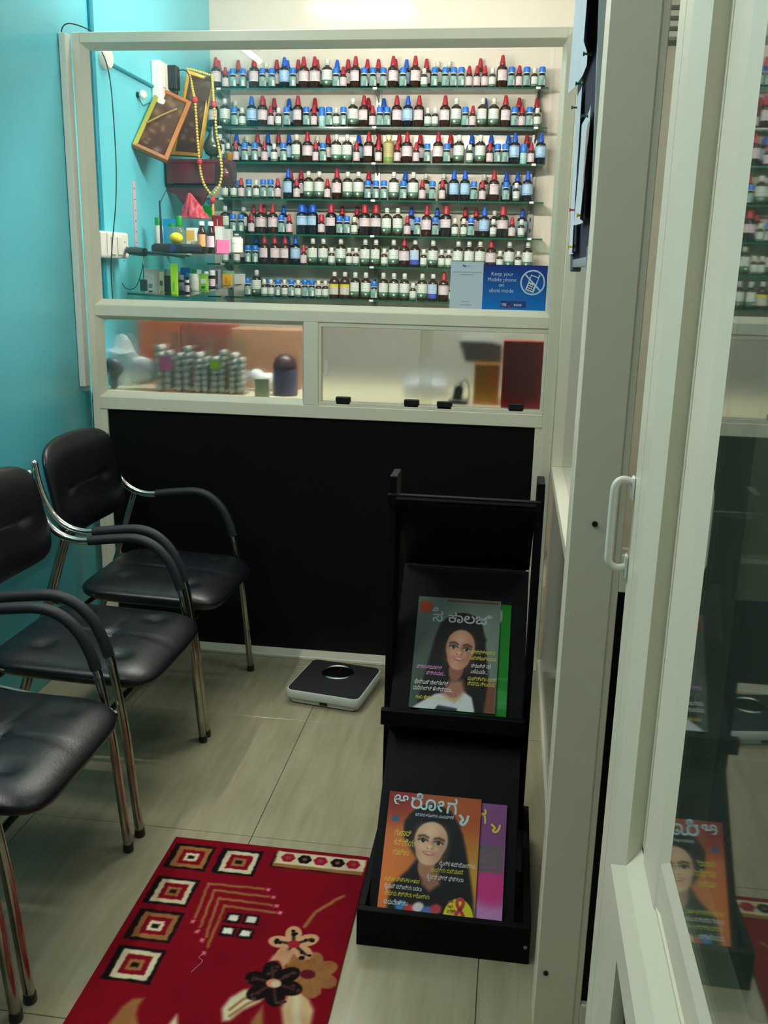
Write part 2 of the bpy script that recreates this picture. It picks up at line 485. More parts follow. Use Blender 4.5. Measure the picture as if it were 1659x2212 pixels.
# ------------------------------------------------------------------ front partition (glazed counter wall)
P = struct(empty('wall_partition', (-0.67, YP, 0)), 'cream aluminium partition with bottle window above and black panel below')
A = M['alu']; AB = M['alu_bead']; YG = 3.176
def part(name, mb, m, parent, **k): return obj(name, mb, m, parent, **k)
part('left_stile', MB().box(-1.492, -1.465, YP, 3.20, 0, 2.13), A, P, bevel=0.002)
part('right_stile', MB().box(0.112, 0.149, YP, 3.20, 0, 2.13), A, P, bevel=0.002)
part('top_rail', MB().box(-1.465, 0.112, YP, 3.20, 2.097, 2.13), A, P, bevel=0.002)
part('middle_rail', MB().box(-1.465, 0.112, YP, 3.20, 1.221, 1.259), A, P, bevel=0.002)
part('bottom_rail', MB().box(-1.465, 0.112, YP, 3.20, 0.891, 0.936), A, P, bevel=0.002)
part('mullion', MB().box(-0.716, -0.664, YP, 3.20, 0.936, 1.221), A, P, bevel=0.002)
part('base_sill', MB().box(-1.465, 0.112, 3.095, 3.20, 0, 0.012), A, P, bevel=0.002)
def bead_h(name, x0, x1, zf, zg):        # sloping bead from the face back to the pane, along X
    y = YG - 0.004
    part(name, MB().prism([(YP + 0.001, zf), (y, zg), (y, zf)], 'x', x0, x1), AB, P)
def bead_v(name, xf, xg, z0, z1):
    y = YG - 0.004
    part(name, MB().prism([(xf, YP + 0.001), (xg, y), (xf, y)], 'z', z0, z1), AB, P)
bead_h('top_bead', -1.465, 0.112, 2.097, 2.077); bead_h('sill_bead', -1.465, 0.112, 1.259, 1.279)
bead_v('side_bead', -1.465, -1.442, 1.259, 2.097); bead_v('side_bead', 0.112, 0.099, 1.259, 2.097)
bead_h('lower_bead', -1.465, -0.716, 1.221, 1.208); bead_h('lower_bead', -1.465, -0.716, 0.936, 0.955)
bead_v('lower_bead', -1.465, -1.442, 0.936, 1.221); bead_v('lower_bead', -0.716, -0.724, 0.936, 1.221)
for (x0, x1, z0, z1) in ((-0.664, 0.112, 1.206, 1.221), (-0.664, 0.112, 0.936, 0.950), (-0.664, -0.654, 0.95, 1.206), (0.100, 0.112, 0.95, 1.206)):
    part('hatch_frame', MB().box(x0, x1, YP + 0.004, 3.19, z0, z1), A, P, bevel=0.0015)
part('side_trim', MB().box(-1.465, -1.44, YP + 0.004, 3.19, 0.012, 0.891), A, P)
part('side_trim', MB().box(0.088, 0.112, YP + 0.004, 3.19, 0.012, 0.891), A, P)
part('black_panel', MB().box(-1.44, 0.088, YP + 0.012, 3.185, 0.012, 0.891), M['black_lam'], P)
part('glass_pane', MB().box(-1.46, 0.11, YG, YG + 0.002, 1.262, 2.094), M['glass_front'], P)
part('etched_pane', MB().box(-1.46, -0.715, YG, YG + 0.003, 0.938, 1.219), M['frost_soft'], P)
part('sliding_pane', MB().box(-0.655, -0.27, 3.172, 3.175, 0.949, 1.207), M['frost'], P)
part('sliding_pane', MB().box(-0.315, 0.102, 3.182, 3.185, 0.949, 1.207), M['frost'], P)
for x, z in ((742, 874), (889, 880), (960, 884), (1114, 889)):
    c = at(x, z, 3.166)
    part('rubber_stop', MB().box(c.x - 0.0265, c.x + 0.0265, 3.154, 3.171, c.z, c.z + 0.028), M['black_plastic'], P, bevel=0.003)
c = at(705, 795, 3.171)
part('finger_pull', MB().box(c.x - 0.005, c.x + 0.005, 3.1685, 3.172, c.z - 0.028, c.z + 0.026), M['white_plastic'], P, bevel=0.002)

# cable duct beside the partition, with a stray black lead over its top
d = struct(obj('trim_1', MB().box(-1.5185, -1.495, 3.108, 3.148, 0.974, 2.12), M['white_plastic'], bevel=0.002), 'white cable duct running down the wall beside the partition')
tag(obj('cable', MB().tube(smooth_path([(-1.512, 3.12, 2.105), (-1.508, 3.12, 2.135), (-1.485, 3.12, 2.148), (-1.45, 3.14, 2.143), (-1.43, 3.175, 2.135)]), 0.002, 6), M['black_plastic'], smooth=True),
    'short black cable looping over the top left corner of the partition', 'cable')
struct(obj('trim_2', MB().box(XL, XL + 0.012, 3.34, 3.365, 1.2, 2.9), M['teal_trim'], bevel=0.003), 'teal painted conduit running up the wall behind the glass')
p0 = atx(236, 136, XL + 0.006); p1 = atx(331, 187, XL + 0.006)
struct(obj('trim_3', MB().tube([p0, p1], 0.007, 8), M['teal_trim']), 'slanting teal conduit between the round box and the socket')

# ------------------------------------------------------------------ tube lamp behind the top rail
M['tube'] = mat('lit_tube', (255, 250, 240), 0.4, emit=TUBE_STRENGTH)
t = thing('tube_lamp', 'lit tube lamp fixed behind the top rail of the partition', 'lamp', (-0.55, 3.235, 2.118))
obj('batten', MB().box(-1.0, -0.1, 3.20, 3.222, 2.10, 2.128), M['white_plastic'], t, bevel=0.002)
obj('tube', MB().tube([(-0.96, 3.238, 2.118), (-0.14, 3.238, 2.118)], 0.010, 12), M['tube'], t, smooth=True)
for x in (-0.975, -0.125): obj('holder', MB().box(x - 0.015, x + 0.015, 3.222, 3.25, 2.104, 2.132), M['white_plastic'], t, bevel=0.002)

M['wall_tube'] = mat('lit_wall_tube', (255, 252, 242), 0.4, emit=WALL_TUBE_STRENGTH)
t = thing('tube_lamp', 'lit tube lamp on the turquoise wall above the chairs, out of view', 'lamp', (XL, 1.35, 2.48))
obj('batten', MB().box(XL, XL + 0.03, 0.91, 1.79, 2.49, 2.53), M['white_plastic'], t, bevel=0.003)
obj('tube', MB().tube([(XL + 0.045, 0.95, 2.495), (XL + 0.045, 1.75, 2.495)], 0.013, 12), M['wall_tube'], t, smooth=True)
for y in (0.935, 1.765): obj('holder', MB().box(XL + 0.03, XL + 0.06, y - 0.015, y + 0.015, 2.475, 2.515), M['white_plastic'], t, bevel=0.003)

# ------------------------------------------------------------------ right partition, far stretch (beyond the post)
Q = struct(empty('wall_side', (0.17, 2.35, 0)), 'cream aluminium side partition with sill glass and dark lower panel')
part('sill', MB().box(0.15, 0.222, 1.552, 3.149, 0.735, 0.767), A, Q, bevel=0.002)
part('top_rail', MB().box(0.15, 0.222, 1.552, 3.149, 2.08, 2.13), A, Q, bevel=0.002)
part('far_jamb', MB().box(0.15, 0.222, 3.118, 3.149, 0.767, 2.08), AB, Q, bevel=0.002)
part('base_rail', MB().box(0.15, 0.222, 1.552, 3.149, 0, 0.05), A, Q, bevel=0.002)
part('dark_panel', MB().box(0.158, 0.2, 1.552, 3.149, 0.05, 0.735), M['black_gloss'], Q)
part('glass_pane', MB().box(0.185, 0.188, 1.552, 3.118, 0.767, 2.08), M['glass'], Q)
# broad post that ends it, and the return partition behind the door
part('end_post', MB().box(0.108, 0.184, 1.49, 1.552, 0, 2.62), A, Q, bevel=0.0025)
for (x, y) in ((1285, 1132), (1179, 2102)):
    c = at(x, y, 1.489)
    part('screw', MB().prism([(c.x + 0.0048 * math.cos(a * PI / 5), c.z + 0.0048 * math.sin(a * PI / 5)) for a in range(10)], 'y', 1.4872, 1.4905), M['screw'], Q)
R_ = struct(empty('wall_return', (0.6, 1.5, 0)), 'cream framed return partition behind the door with black panel')
part('stile', MB().box(0.184, 0.195, 1.492, 1.54, 0, 2.62), A, R_, bevel=0.0015)
part('base_rail', MB().box(0.195, 1.5, 1.492, 1.54, 0, 0.067), A, R_, bevel=0.0015)
part('middle_rail', MB().box(0.195, 1.5, 1.492, 1.54, 0.89, 0.955), A, R_, bevel=0.0015)
part('black_panel', MB().box(0.195, 1.5, 1.503, 1.535, 0.067, 0.89), M['black_lam'], R_)
part('top_rail', MB().box(0.195, 1.5, 1.492, 1.54, 2.55, 2.62), A, R_, bevel=0.0015)
part('glass_pane', MB().box(0.195, 1.5, 1.515, 1.519, 0.955, 2.55), M['glass_hazy'], R_)

# ------------------------------------------------------------------ door leaf close on the right
D = struct(empty('door_1', (0.135, 0.3, 0)), 'cream framed glass door with long pull handle close on the right')
prof = [(0.86, 0.119), (0.826, 0.119), (0.825, 0.1203), (0.823, 0.1203), (0.822, 0.119), (0.788, 0.119), (0.757, 0.128), (0.757, 0.1405), (0.748, 0.1405), (0.747, 0.150), (0.740, 0.150), (0.739, 0.1395), (0.70, 0.1395), (0.677, 0.1395), (0.655, 0.144), (0.655, 0.168), (0.86, 0.168)]
part('stile', MB().prism([(x, y) for (y, x) in prof], 'z', 0.0, 2.62), A, D)
rp = [(0.119, 0.822), (0.119, 0.859), (0.128, 0.880), (0.1405, 0.899), (0.1405, 0.903), (0.149, 0.905), (0.149, 0.909), (0.1405, 0.911), (0.1405, 0.943), (0.144, 0.957), (0.168, 0.957), (0.168, 0.822)]
part('lock_rail', MB().prism([(x, z) for (x, z) in rp], 'y', -0.6, 0.7565) if False else MB().add(
    [(x, -0.6, z) for (x, z) in rp] + [(x, {0: 0.788, 1: 0.788, 2: 0.757, 3: 0.757, 4: 0.757, 5: 0.747, 6: 0.747, 7: 0.739, 8: 0.68, 9: 0.655, 10: 0.655, 11: 0.788}[i], z) for i, (x, z) in enumerate(rp)],
    [tuple(range(12)), tuple(range(23, 11, -1))] + [(i, i + 12, (i + 1) % 12 + 12, (i + 1) % 12) for i in range(12)]), A, D)
part('lower_panel', MB().box(0.140, 0.160, -0.6, 0.788, 0.0, 0.822), M['black_gloss'], D)
part('glass_pane', MB().box(0.1440, 0.1465, -0.6, 0.70, 0.93, 2.62), M['glass_door'], D)
h = part('pull_handle', MB().tube(smooth_path([(0.1195, 0.862, 1.213), (0.108, 0.862, 1.216), (0.1015, 0.862, 1.210), (0.1005, 0.862, 1.195), (0.1005, 0.862, 1.15), (0.1012, 0.862, 1.136), (0.109, 0.862, 1.130), (0.1195, 0.862, 1.132)], 5), 0.0036, 10), M['white_plastic'], D, smooth=True)
for z in (1.210, 1.134): obj('handle_foot', MB().box(0.1160, 0.1195, 0.856, 0.868, z - 0.014, z + 0.010), M['white_plastic'], h, bevel=0.002)

# slatted vent high in the side room
v = thing('reflection_slats', 'white slatted vent seen through the glass beside the post', 'vent', (0.78, 4.64, 2.35))
for k in range(9): obj('slat', MB().box(0.52, 1.05, 4.60, 4.675, 2.42 + k * 0.042, 2.442 + k * 0.042), M['white_plastic'], v)
obj('back_plate', MB().box(0.50, 1.07, 4.67, 4.68, 2.40, 2.80), M['grey_plastic'], v)

# ------------------------------------------------------------------ notice board on the side partition
nb = thing('notice_board', 'navy pinboard with silver frame hung on the side partition', 'board', (0.14, 2.08, 1.41))
M['navy'] = mat('navy_felt', (14, 22, 52), 0.9, bump=0.2, bscale=500)
tilt = lambda z: 0.135 - (z - 1.41) * 0.038
def slab(name, y0, y1, z0, z1, dx0, dx1, m, parent, bevel=0.0):
    vs = []
    for z in (z0, z1):
        for (dx, y) in ((dx0, y0), (dx1, y0), (dx1, y1), (dx0, y1)): vs.append((tilt(z) + dx, y, z))
    return obj(name, MB().add(vs, [(0, 3, 2, 1), (4, 5, 6, 7), (0, 1, 5, 4), (1, 2, 6, 5), (2, 3, 7, 6), (3, 0, 4, 7)]), m, parent, bevel=bevel)
slab('board_panel', 1.80, 2.36, 1.43, 2.50, 0, 0.012, M['navy'], nb)
M['silver'] = mat('silver_anodised', (178, 192, 200), 0.3, metal=0.6)
slab('frame', 1.782, 1.80, 1.42, 2.52, -0.006, 0.014, M['silver'], nb); slab('frame', 2.36, 2.378, 1.42, 2.52, -0.006, 0.014, M['silver'], nb)
slab('frame', 1.80, 2.36, 1.415, 1.432, -0.006, 0.014, M['silver'], nb); slab('frame', 1.80, 2.36, 2.50, 2.52, -0.006, 0.014, M['silver'], nb)
slab('corner_cap', 1.776, 1.83, 1.405, 1.452, -0.009, 0.015, M['grey_plastic'], nb, 0.003)
slab('corner_cap', 2.33, 2.384, 1.405, 1.452, -0.009, 0.015, M['grey_plastic'], nb, 0.003)
M['green_pin'] = mat('green_pin', (14, 92, 66), 0.35); M['yellow_pin'] = mat('yellow_pin', (222, 190, 40), 0.4); M['red_pin'] = mat('red_pin', (190, 34, 60), 0.4)
M['photo_print'] = mat('brown_print', (150, 112, 100), 0.6, var=0.4, vscale=30)
def sheet(name, label, y0, y1, z0, z1, m, curl=0.012):
    vs = []; fs = []; n = 7; k = 6
    for i in range(n):
        z = z0 + (z1 - z0) * i / (n - 1)
        for j in range(k):
            u = j / (k - 1); y = y0 + (y1 - y0) * u
            vs.append((tilt(z) - 0.008 - curl * (abs(u - .5) * 2) ** 2 * (1 - i / (n - 1)) ** 1.5 - 0.0015 * math.sin(9 * z + 5 * u), y, z))
    for i in range(n - 1):
        for j in range(k - 1): fs.append((i * k + j, i * k + j + 1, (i + 1) * k + j + 1, (i + 1) * k + j))
    return tag(obj(name, MB().add(vs, fs), m, smooth=True), label, 'paper', 'papers pinned on the notice board')
sheet('paper_sheet', 'large white sheet pinned across the top of the notice board', 1.83, 2.33, 1.80, 2.49, M['paper'], 0.02)
sheet('paper_sheet', 'narrow white strip sheet hanging down the far side of the notice board', 2.17, 2.34, 1.445, 1.79, M['paper'], 0.008)
sh = sheet('paper_sheet', 'white leaflet with brown picture pinned low on the notice board', 1.86, 2.10, 1.50, 1.70, M['paper'], 0.012)
obj('printed_picture', MB().quad((tilt(1.52) - 0.0175, 1.89, 1.515), (tilt(1.52) - 0.0095, 2.0, 1.515), (tilt(1.68) - 0.0060, 2.0, 1.68), (tilt(1.68) - 0.0080, 1.89, 1.68)), M['photo_print'], sh)
for (y, z, m, cn) in ((1.93, 1.80, 'green_pin', 'green'), (2.16, 1.79, 'green_pin', 'green'), (2.30, 1.765, 'green_pin', 'green'), (1.95, 1.695, 'green_pin', 'green'), (1.95, 1.512, 'yellow_pin', 'yellow'), (2.24, 1.54, 'red_pin', 'red'), (2.24, 1.46, 'yellow_pin', 'yellow')):
    x = tilt(z); mt = Matrix.Rotation(-PI / 2, 3, 'Y')
    pos = {1.80: 'at the foot of the large sheet, nearest the post', 1.79: 'at the foot of the large sheet, in the middle', 1.765: 'on the far strip sheet near its top', 1.695: 'at the top of the picture leaflet', 1.512: 'at the foot of the picture leaflet', 1.54: 'on the far strip sheet', 1.46: 'at the foot of the far strip sheet'}[z]
    tag(obj('push_pin', MB().lathe([(0.0042, 0.0), (0.0042, 0.002), (0.0022, 0.004), (0.0022, 0.012), (0.004, 0.014), (0.004, 0.016)], 8, (x - 0.006, y, z), mtx=mt), M[m], smooth=True),
        f'{cn} push pin {pos}', 'pin', 'push pins on the notice board')

# ------------------------------------------------------------------ bottle shelves on the rear wall
SHELF_Z = [2.205, 2.038, 1.881, 1.7165, 1.555, 1.412, 1.256]
NTH = ['first', 'second', 'third', 'fourth', 'fifth', 'sixth', 'seventh']
SX1 = [0.089, 0.094, 0.083, 0.098, 0.102, 0.10, 0.09]
for i, z in enumerate(SHELF_Z):
    s = thing('glass_shelf', f'long green glass shelf carrying bottles, {NTH[i]} from the top', 'shelf', (-0.7, 4.61, z - 0.006), 'glass shelves on the rear wall')
    obj('glass_plate', MB().box(-1.515, SX1[i], 4.541, 4.676, z - 0.006, z - 0.0004), M['shelf_glass'], s)
    obj('front_edge', MB().box(-1.515, SX1[i], 4.538, 4.541, z - 0.0075, z - 0.0002), M['shelf_edge'], s)
    obj('side_edge', MB().box(SX1[i], SX1[i] + 0.003, 4.538, 4.676, z - 0.006, z - 0.0002), M['shelf_edge'], s)
for k, (X, pn) in enumerate(((-1.435, 'left'), (-0.695, 'middle'), (0.045, 'right'))):
    s = thing('shelf_standard', f'{pn} slotted steel upright holding the glass shelves', 'bracket', (X, 4.675, 1.2), 'slotted shelf uprights')
    obj('channel', MB().box(X - 0.012, X + 0.012, 4.668, 4.679, 1.2, 2.215), M['steel'], s)
    for j in range(20):
        z = 1.235 + j * 0.05
        obj('slot', MB().box(X - 0.004, X + 0.004, 4.6665, 4.668, z, z + 0.018), M['black_plastic'], s)
    for z in SHELF_Z:
        br = obj('bracket', MB().prism([(4.67, z - 0.0065), (4.545, z - 0.0065), (4.545, z - 0.012), (4.67, z - 0.045)], 'x', X - 0.0016, X + 0.0016), M['steel'], s)
        obj('end_clip', MB().box(X - 0.010, X + 0.010, 4.530, 4.538, z - 0.0085, z + 0.001), M['white_plastic'], br, bevel=0.001)

M['amber'] = mat('amber_bottle_glass', (46, 20, 12), 0.09, spec=0.6)
M['dark_amber'] = mat('dark_bottle_glass', (20, 15, 16), 0.09, spec=0.6)
M['olive_amber'] = mat('olive_bottle_glass', (44, 34, 18), 0.09, spec=0.6)
M['navy_glass'] = mat('ink_dark_bottle_glass', (14, 16, 26), 0.09, spec=0.6)
M['pale_glass'] = mat('yellow_bottle_glass', (150, 132, 60), 0.12, spec=0.6)
M['violet_glass'] = mat('brown_violet_bottle_glass', (58, 38, 34), 0.09, spec=0.6)
M['red_cap'] = mat('red_cap_plastic', (168, 30, 48), 0.4)
M['blue_cap'] = mat('blue_cap_plastic', (24, 84, 190), 0.38)
M['sky_cap'] = mat('sky_blue_cap_plastic', (36, 112, 208), 0.35)
M['white_cap'] = mat('white_cap_plastic', (216, 218, 206), 0.4)
M['cream_cap'] = mat('cream_cap_plastic', (206, 204, 160), 0.4)
M['lab_pink'] = label_mat('pink_white_label', 0.032, 0.076, [(0, (216, 202, 204)), (0.86, (200, 150, 158)), (0.93, (216, 202, 204))])
M['lab_blue'] = label_mat('pale_blue_label', 0.03, 0.08, [(0, (150, 186, 220)), (0.1, (50, 70, 120)), (0.14, (164, 198, 226)), (0.9, (60, 80, 130)), (0.94, (164, 198, 226))])
M['lab_green'] = label_mat('pale_green_label', 0.014, 0.08, [(0, (28, 66, 48)), (0.14, (74, 116, 92)), (0.36, (212, 220, 210))], text=(60, 80, 70), lines=7)
M['lab_teal'] = label_mat('teal_label', 0.01, 0.05, [(0, (132, 166, 156)), (0.98, (160, 186, 178))], text=(50, 90, 90), dark=0.35, lines=8)
M['lab_white'] = mat('label_panel_white', (204, 218, 206), 0.6)
M['lab_grey'] = mat('label_panel_grey', (104, 138, 136), 0.6)
M['lab_small_pink'] = label_mat('small_pink_label', 0.01, 0.047, [(0, (206, 190, 190)), (0.1, (196, 160, 165)), (0.16, (210, 194, 196))], lines=7)
M['lab_small_green'] = label_mat('small_green_label', 0.006, 0.047, [(0, (78, 116, 94)), (0.24, (212, 220, 210))], text=(60, 80, 70), lines=6)
M['lab_band'] = label_mat('white_label_blue_band', 0.014, 0.08, [(0, (30, 80, 180)), (0.33, (178, 200, 222))], text=(50, 60, 100), lines=7)
M['lab_yellow'] = label_mat('white_label_yellow_band', 0.02, 0.08, [(0, (196, 196, 180)), (0.62, (214, 204, 40)), (0.85, (150, 120, 60))], lines=7)
M['lab_olive'] = label_mat('olive_label', 0.01, 0.09, [(0, (110, 150, 60)), (0.22, (176, 166, 110))], text=(90, 80, 40), lines=9)
M['lab_pale'] = label_mat('pale_sky_label', 0.004, 0.05, [(0, (150, 196, 190)), (0.5, (176, 208, 204))], lines=6)
M['dot'] = mat('label_dot_white', (206, 214, 202), 0.6)

def bottle_mesh(r, hb, hs, rn, hn):
    """flat base, straight wall, round shoulder, short neck"""
    pr = [(0.0, 0.0), (r * 0.9, 0.0), (r, 0.003), (r, hb)]
    for k in range(1, 5):
        a = PI / 2 * k / 4
        pr.append((rn + (r - rn) * math.cos(a), hb + (hs - hb) * math.sin(a)))
    pr += [(rn, hn)]
    return MB().lathe(pr, 16)
def cap_drop(r0, r1, z0, z1): return MB().lathe([(r0 * 0.96, z0), (r0, z0 + 0.002), (r0 * 0.98, z0 + (z1 - z0) * 0.22), (r0 * 0.86, z0 + (z1 - z0) * 0.3), (r1 * 1.1, z1 - (z1 - z0) * 0.14), (r1 * 0.8, z1), (0, z1)], 14)
def cap_screw(r, z0, z1): return MB().lathe([(r * 0.97, z0), (r, z0 + 0.001), (r, z1 - 0.004), (r * 0.8, z1 - 0.0005), (0, z1)], 14)
def label_mb(r, z0, z1, a=2.2): return MB().lathe([(r + 0.0005, z0), (r + 0.0005, z1)], 14, a0=-PI / 2 - a / 2 * 1.15, a1=-PI / 2 + a / 2 * 1.15)

PROTO = {}
def proto(code, desc, body, glass, caps, labels):
    t = thing('medicine_bottle', desc, 'bottle')
    t.location = (0, 0, 0)
    obj('glass_body', body, M[glass], t, smooth=True)
    for mb, m in caps: obj('cap' if 'ring' not in m else 'cap_ring', mb, M[m.replace('ring:', '')], t, smooth=True)
    first = None
    for mb, m in labels:
        o = obj('label' if first is None else 'label_panel', mb, M[m], t if first is None else first, smooth=True)
        first = first or o
    PROTO[code] = (t, desc)
big = lambda r=0.0252: bottle_mesh(r, 0.078, 0.097, 0.0105, 0.106)
small = lambda r=0.0162: bottle_mesh(r, 0.048, 0.059, 0.0085, 0.064)
dotmb = lambda r: MB().prism([(0.005 * math.cos(k * PI / 5) - 0.004, 0.026 + 0.005 * math.sin(k * PI / 5)) for k in range(10)], 'y', -r - 0.0012, -r - 0.0002)
proto('R', 'tall brown bottle with pointed red dropper cap', big(), 'amber', [(cap_drop(0.0136, 0.0074, 0.099, 0.140), 'red_cap')], [(label_mb(0.0252, 0.032, 0.076), 'lab_pink')])
proto('B', 'tall dark bottle with pointed blue dropper cap', big(), 'navy_glass', [(cap_drop(0.0136, 0.0074, 0.099, 0.138), 'blue_cap')], [(label_mb(0.0252, 0.03, 0.08), 'lab_blue')])
proto('W', 'tall white-capped bottle with pale green label', big(), 'olive_amber', [(cap_screw(0.0108, 0.107, 0.128), 'white_cap'), (MB().lathe([(0.0112, 0.1015), (0.0112, 0.105)], 14), 'ring:white_cap')], [(label_mb(0.0252, 0.014, 0.08), 'lab_green'), (dotmb(0.0252), 'dot')])
proto('V', 'tall bottle with bright blue banded label', big(), 'amber', [(cap_screw(0.0108, 0.107, 0.128), 'white_cap')], [(label_mb(0.0252, 0.014, 0.08), 'lab_band'), (dotmb(0.0252), 'red_cap')])
proto('y', 'tall bottle with yellow banded label', big(), 'violet_glass', [(cap_screw(0.0108, 0.107, 0.128), 'white_cap')], [(label_mb(0.0252, 0.02, 0.07), 'lab_yellow')])
proto('Y', 'tall pale yellow bottle with cream cap and olive label', bottle_mesh(0.0245, 0.086, 0.1, 0.011, 0.106), 'pale_glass', [(cap_screw(0.0142, 0.106, 0.127), 'cream_cap')], [(label_mb(0.0245, 0.008, 0.088, 2.9), 'lab_olive')])
proto('K', 'stout dark bottle with broad blue cap', bottle_mesh(0.0268, 0.082, 0.102, 0.014, 0.108), 'navy_glass', [(MB().lathe([(0.0185, 0.103), (0.0188, 0.112), (0.0165, 0.134), (0.012, 0.139), (0, 0.139)], 16), 'blue_cap')], [(label_mb(0.0268, 0.044, 0.086), 'lab_blue')])
proto('Q', 'stout dark bottle with broad red cap', bottle_mesh(0.0268, 0.082, 0.102, 0.014, 0.108), 'dark_amber', [(MB().lathe([(0.0165, 0.103), (0.0168, 0.11), (0.0135, 0.136), (0.0105, 0.141), (0, 0.141)], 16), 'red_cap')], [(label_mb(0.0268, 0.042, 0.08), 'lab_pink')])
proto('b', 'short bottle with flat blue cap and teal label', small(), 'navy_glass', [(cap_screw(0.0148, 0.0635, 0.0885), 'sky_cap'), (MB().lathe([(0.0152, 0.0605), (0.0152, 0.0635)], 14), 'ring:white_cap')], [(label_mb(0.0162, 0.010, 0.050, 2.7), 'lab_teal'), (MB().lathe([(0.0171, 0.011), (0.0171, 0.036)], 5, a0=-PI / 2 + 0.35, a1=-PI / 2 + 1.0), 'lab_white'), (MB().lathe([(0.0171, 0.011), (0.0171, 0.034)], 5, a0=-PI / 2 - 0.5, a1=-PI / 2 + 0.25), 'lab_grey')])
proto('r', 'short brown bottle with pointed red cap', small(), 'amber', [(cap_drop(0.0122, 0.0064, 0.0605, 0.094), 'red_cap')], [(label_mb(0.0162, 0.010, 0.047, 2.5), 'lab_small_pink')])
proto('w', 'short bottle with white screw cap and pale label', small(), 'olive_amber', [(cap_screw(0.0096, 0.065, 0.085), 'white_cap'), (MB().lathe([(0.0099, 0.0605), (0.0099, 0.0635)], 12), 'ring:white_cap')], [(label_mb(0.0162, 0.006, 0.046, 2.5), 'lab_small_green')])
proto('m', 'short pale bottle with tall blue cap', bottle_mesh(0.0152, 0.046, 0.05, 0.012, 0.052), 'lab_pale', [(cap_screw(0.0150, 0.050, 0.088), 'sky_cap')], [(label_mb(0.0152, 0.004, 0.046, 2.9), 'lab_pale')])
proto('q', 'short brown bottle with broad red cap', small(0.0168), 'amber', [(MB().lathe([(0.0145, 0.0605), (0.0148, 0.066), (0.0125, 0.09), (0.009, 0.094), (0, 0.094)], 14), 'red_cap')], [(label_mb(0.0168, 0.012, 0.048, 2.5), 'lab_small_pink')])

ROWS = [
"-R-1465 R-1459 -b-1418 r-1410 b-1374 -R-1368 b-1325 -r-1320 R-1274 -W-1233 b-1231 b-1186 -R-1181 -B-1129 B-1129 b-1086 -R-1077 R-1037 -R-987 R-985 W-926 -B-891 b-882 r-848 -R-839 R-793 b-750 -R-748 b-709 -R-696 b-661 R-618 -R-616 b-570 -B-564 R-516 w-473 -R-471 b-425 -W-419 b-376 -W-367 b-338 b-303 r-268 r-233 -R-223 r-197 w-163 R-120 b-77 r-43 b-9 w25 b59",
"R-1475 W-1420 -W-1387 b-1369 w-1332 B-1289 -R-1247 R-1236 -R-1195 r-1193 w-1155 -B-1122 b-1116 R-1065 b-1022 -R-997 r-985 m-946 b-914 w-880 b-846 W-803 R-751 -R-740 r-708 b-674 -B-667 b-640 R-597 B-545 R-493 w-450 w-416 R-373 W-321 b-278 r-244 W-201 -B-193 W-149 R-97 b-54 -R-37 r-20 b14 -R45 w48",
"W-1447 w-1404 -B-1383 r-1366 -W-1331 b-1322 -R-1279 b-1273 -B-1227 r-1225 w-1178 -R-1175 b-1133 -B-1123 W-1071 R-1019 -W-984 r-976 b-941 -R-932 W-880 W-828 -B-784 r-781 R-725 -R-688 r-677 Y-631 -R-590 r-588 R-544 r-499 -R-490 b-447 R-399 b-356 -R-347 W-302 w-251 -B-247 W-203 r-158 -B-157 b-122 b-88 -B-77 B-45 m-3 -R8 r30 B73",
"w-1423 -b-1382 w-1380 r-1342 b-1304 w-1268 b-1233 b-1197 r-1162 -R-1116 B-1113 r-1069 -R-1064 W-1014 W-962 r-919 R-876 W-824 W-772 -R-733 b-724 b-685 b-648 W-603 -B-556 b-555 W-510 r-465 -W-458 b-418 -W-373 r-371 B-319 B-267 b-224 r-184 -W-181 R-132 -B-77 b-75 w-28 -B-25 B23",
"W-1429 b-1386 -W-1355 b-1346 -R-1303 r-1294 R-1251 -R-1249 R-1191 -B-1152 b-1145 r-1106 K-1047 -K-1045 K-993 q-948 Q-903 -R-861 b-859 b-823 -R-787 w-787 Q-739 Q-685 W-632 W-580 r-532 -B-523 b-484 R-441 -B-398 b-398 Q-349 w-305 w-264 -R-263 b-230 -R-211 B-169 w-126 -W-124 Q-82 r-38 w5 -B7",
"w-1428 w-1370 -R-1353 b-1313 -B-1291 b-1277 R-1234 R-1182 -B-1131 R-1130 B-1078 r-1035 W-992 W-940 w-897 W-854 w-811 w-777 W-734 W-682 w-639 W-596 R-544 V-492 w-449 W-406 w-363 w-329 W-286 W-234 W-182 R-130 w-87 W-44 w-1 W42",
"b-1318 W-1275 -b-1232 w-1232 w-1198 b-1164 w-1130 b-1097 w-1063 b-1029 b-995 w-961 w-927 y-884 y-832 W-781 W-729 b-686 W-643 W-591 W-539 w-496 W-453 V-401 R-349 w-306 w-272",
]
def ordinal(n):
    return f"{n}{'th' if 10 <= n % 100 <= 20 else {1: 'st', 2: 'nd', 3: 'rd'}.get(n % 10, 'th')}"
used = set(); rb = random.Random(3)
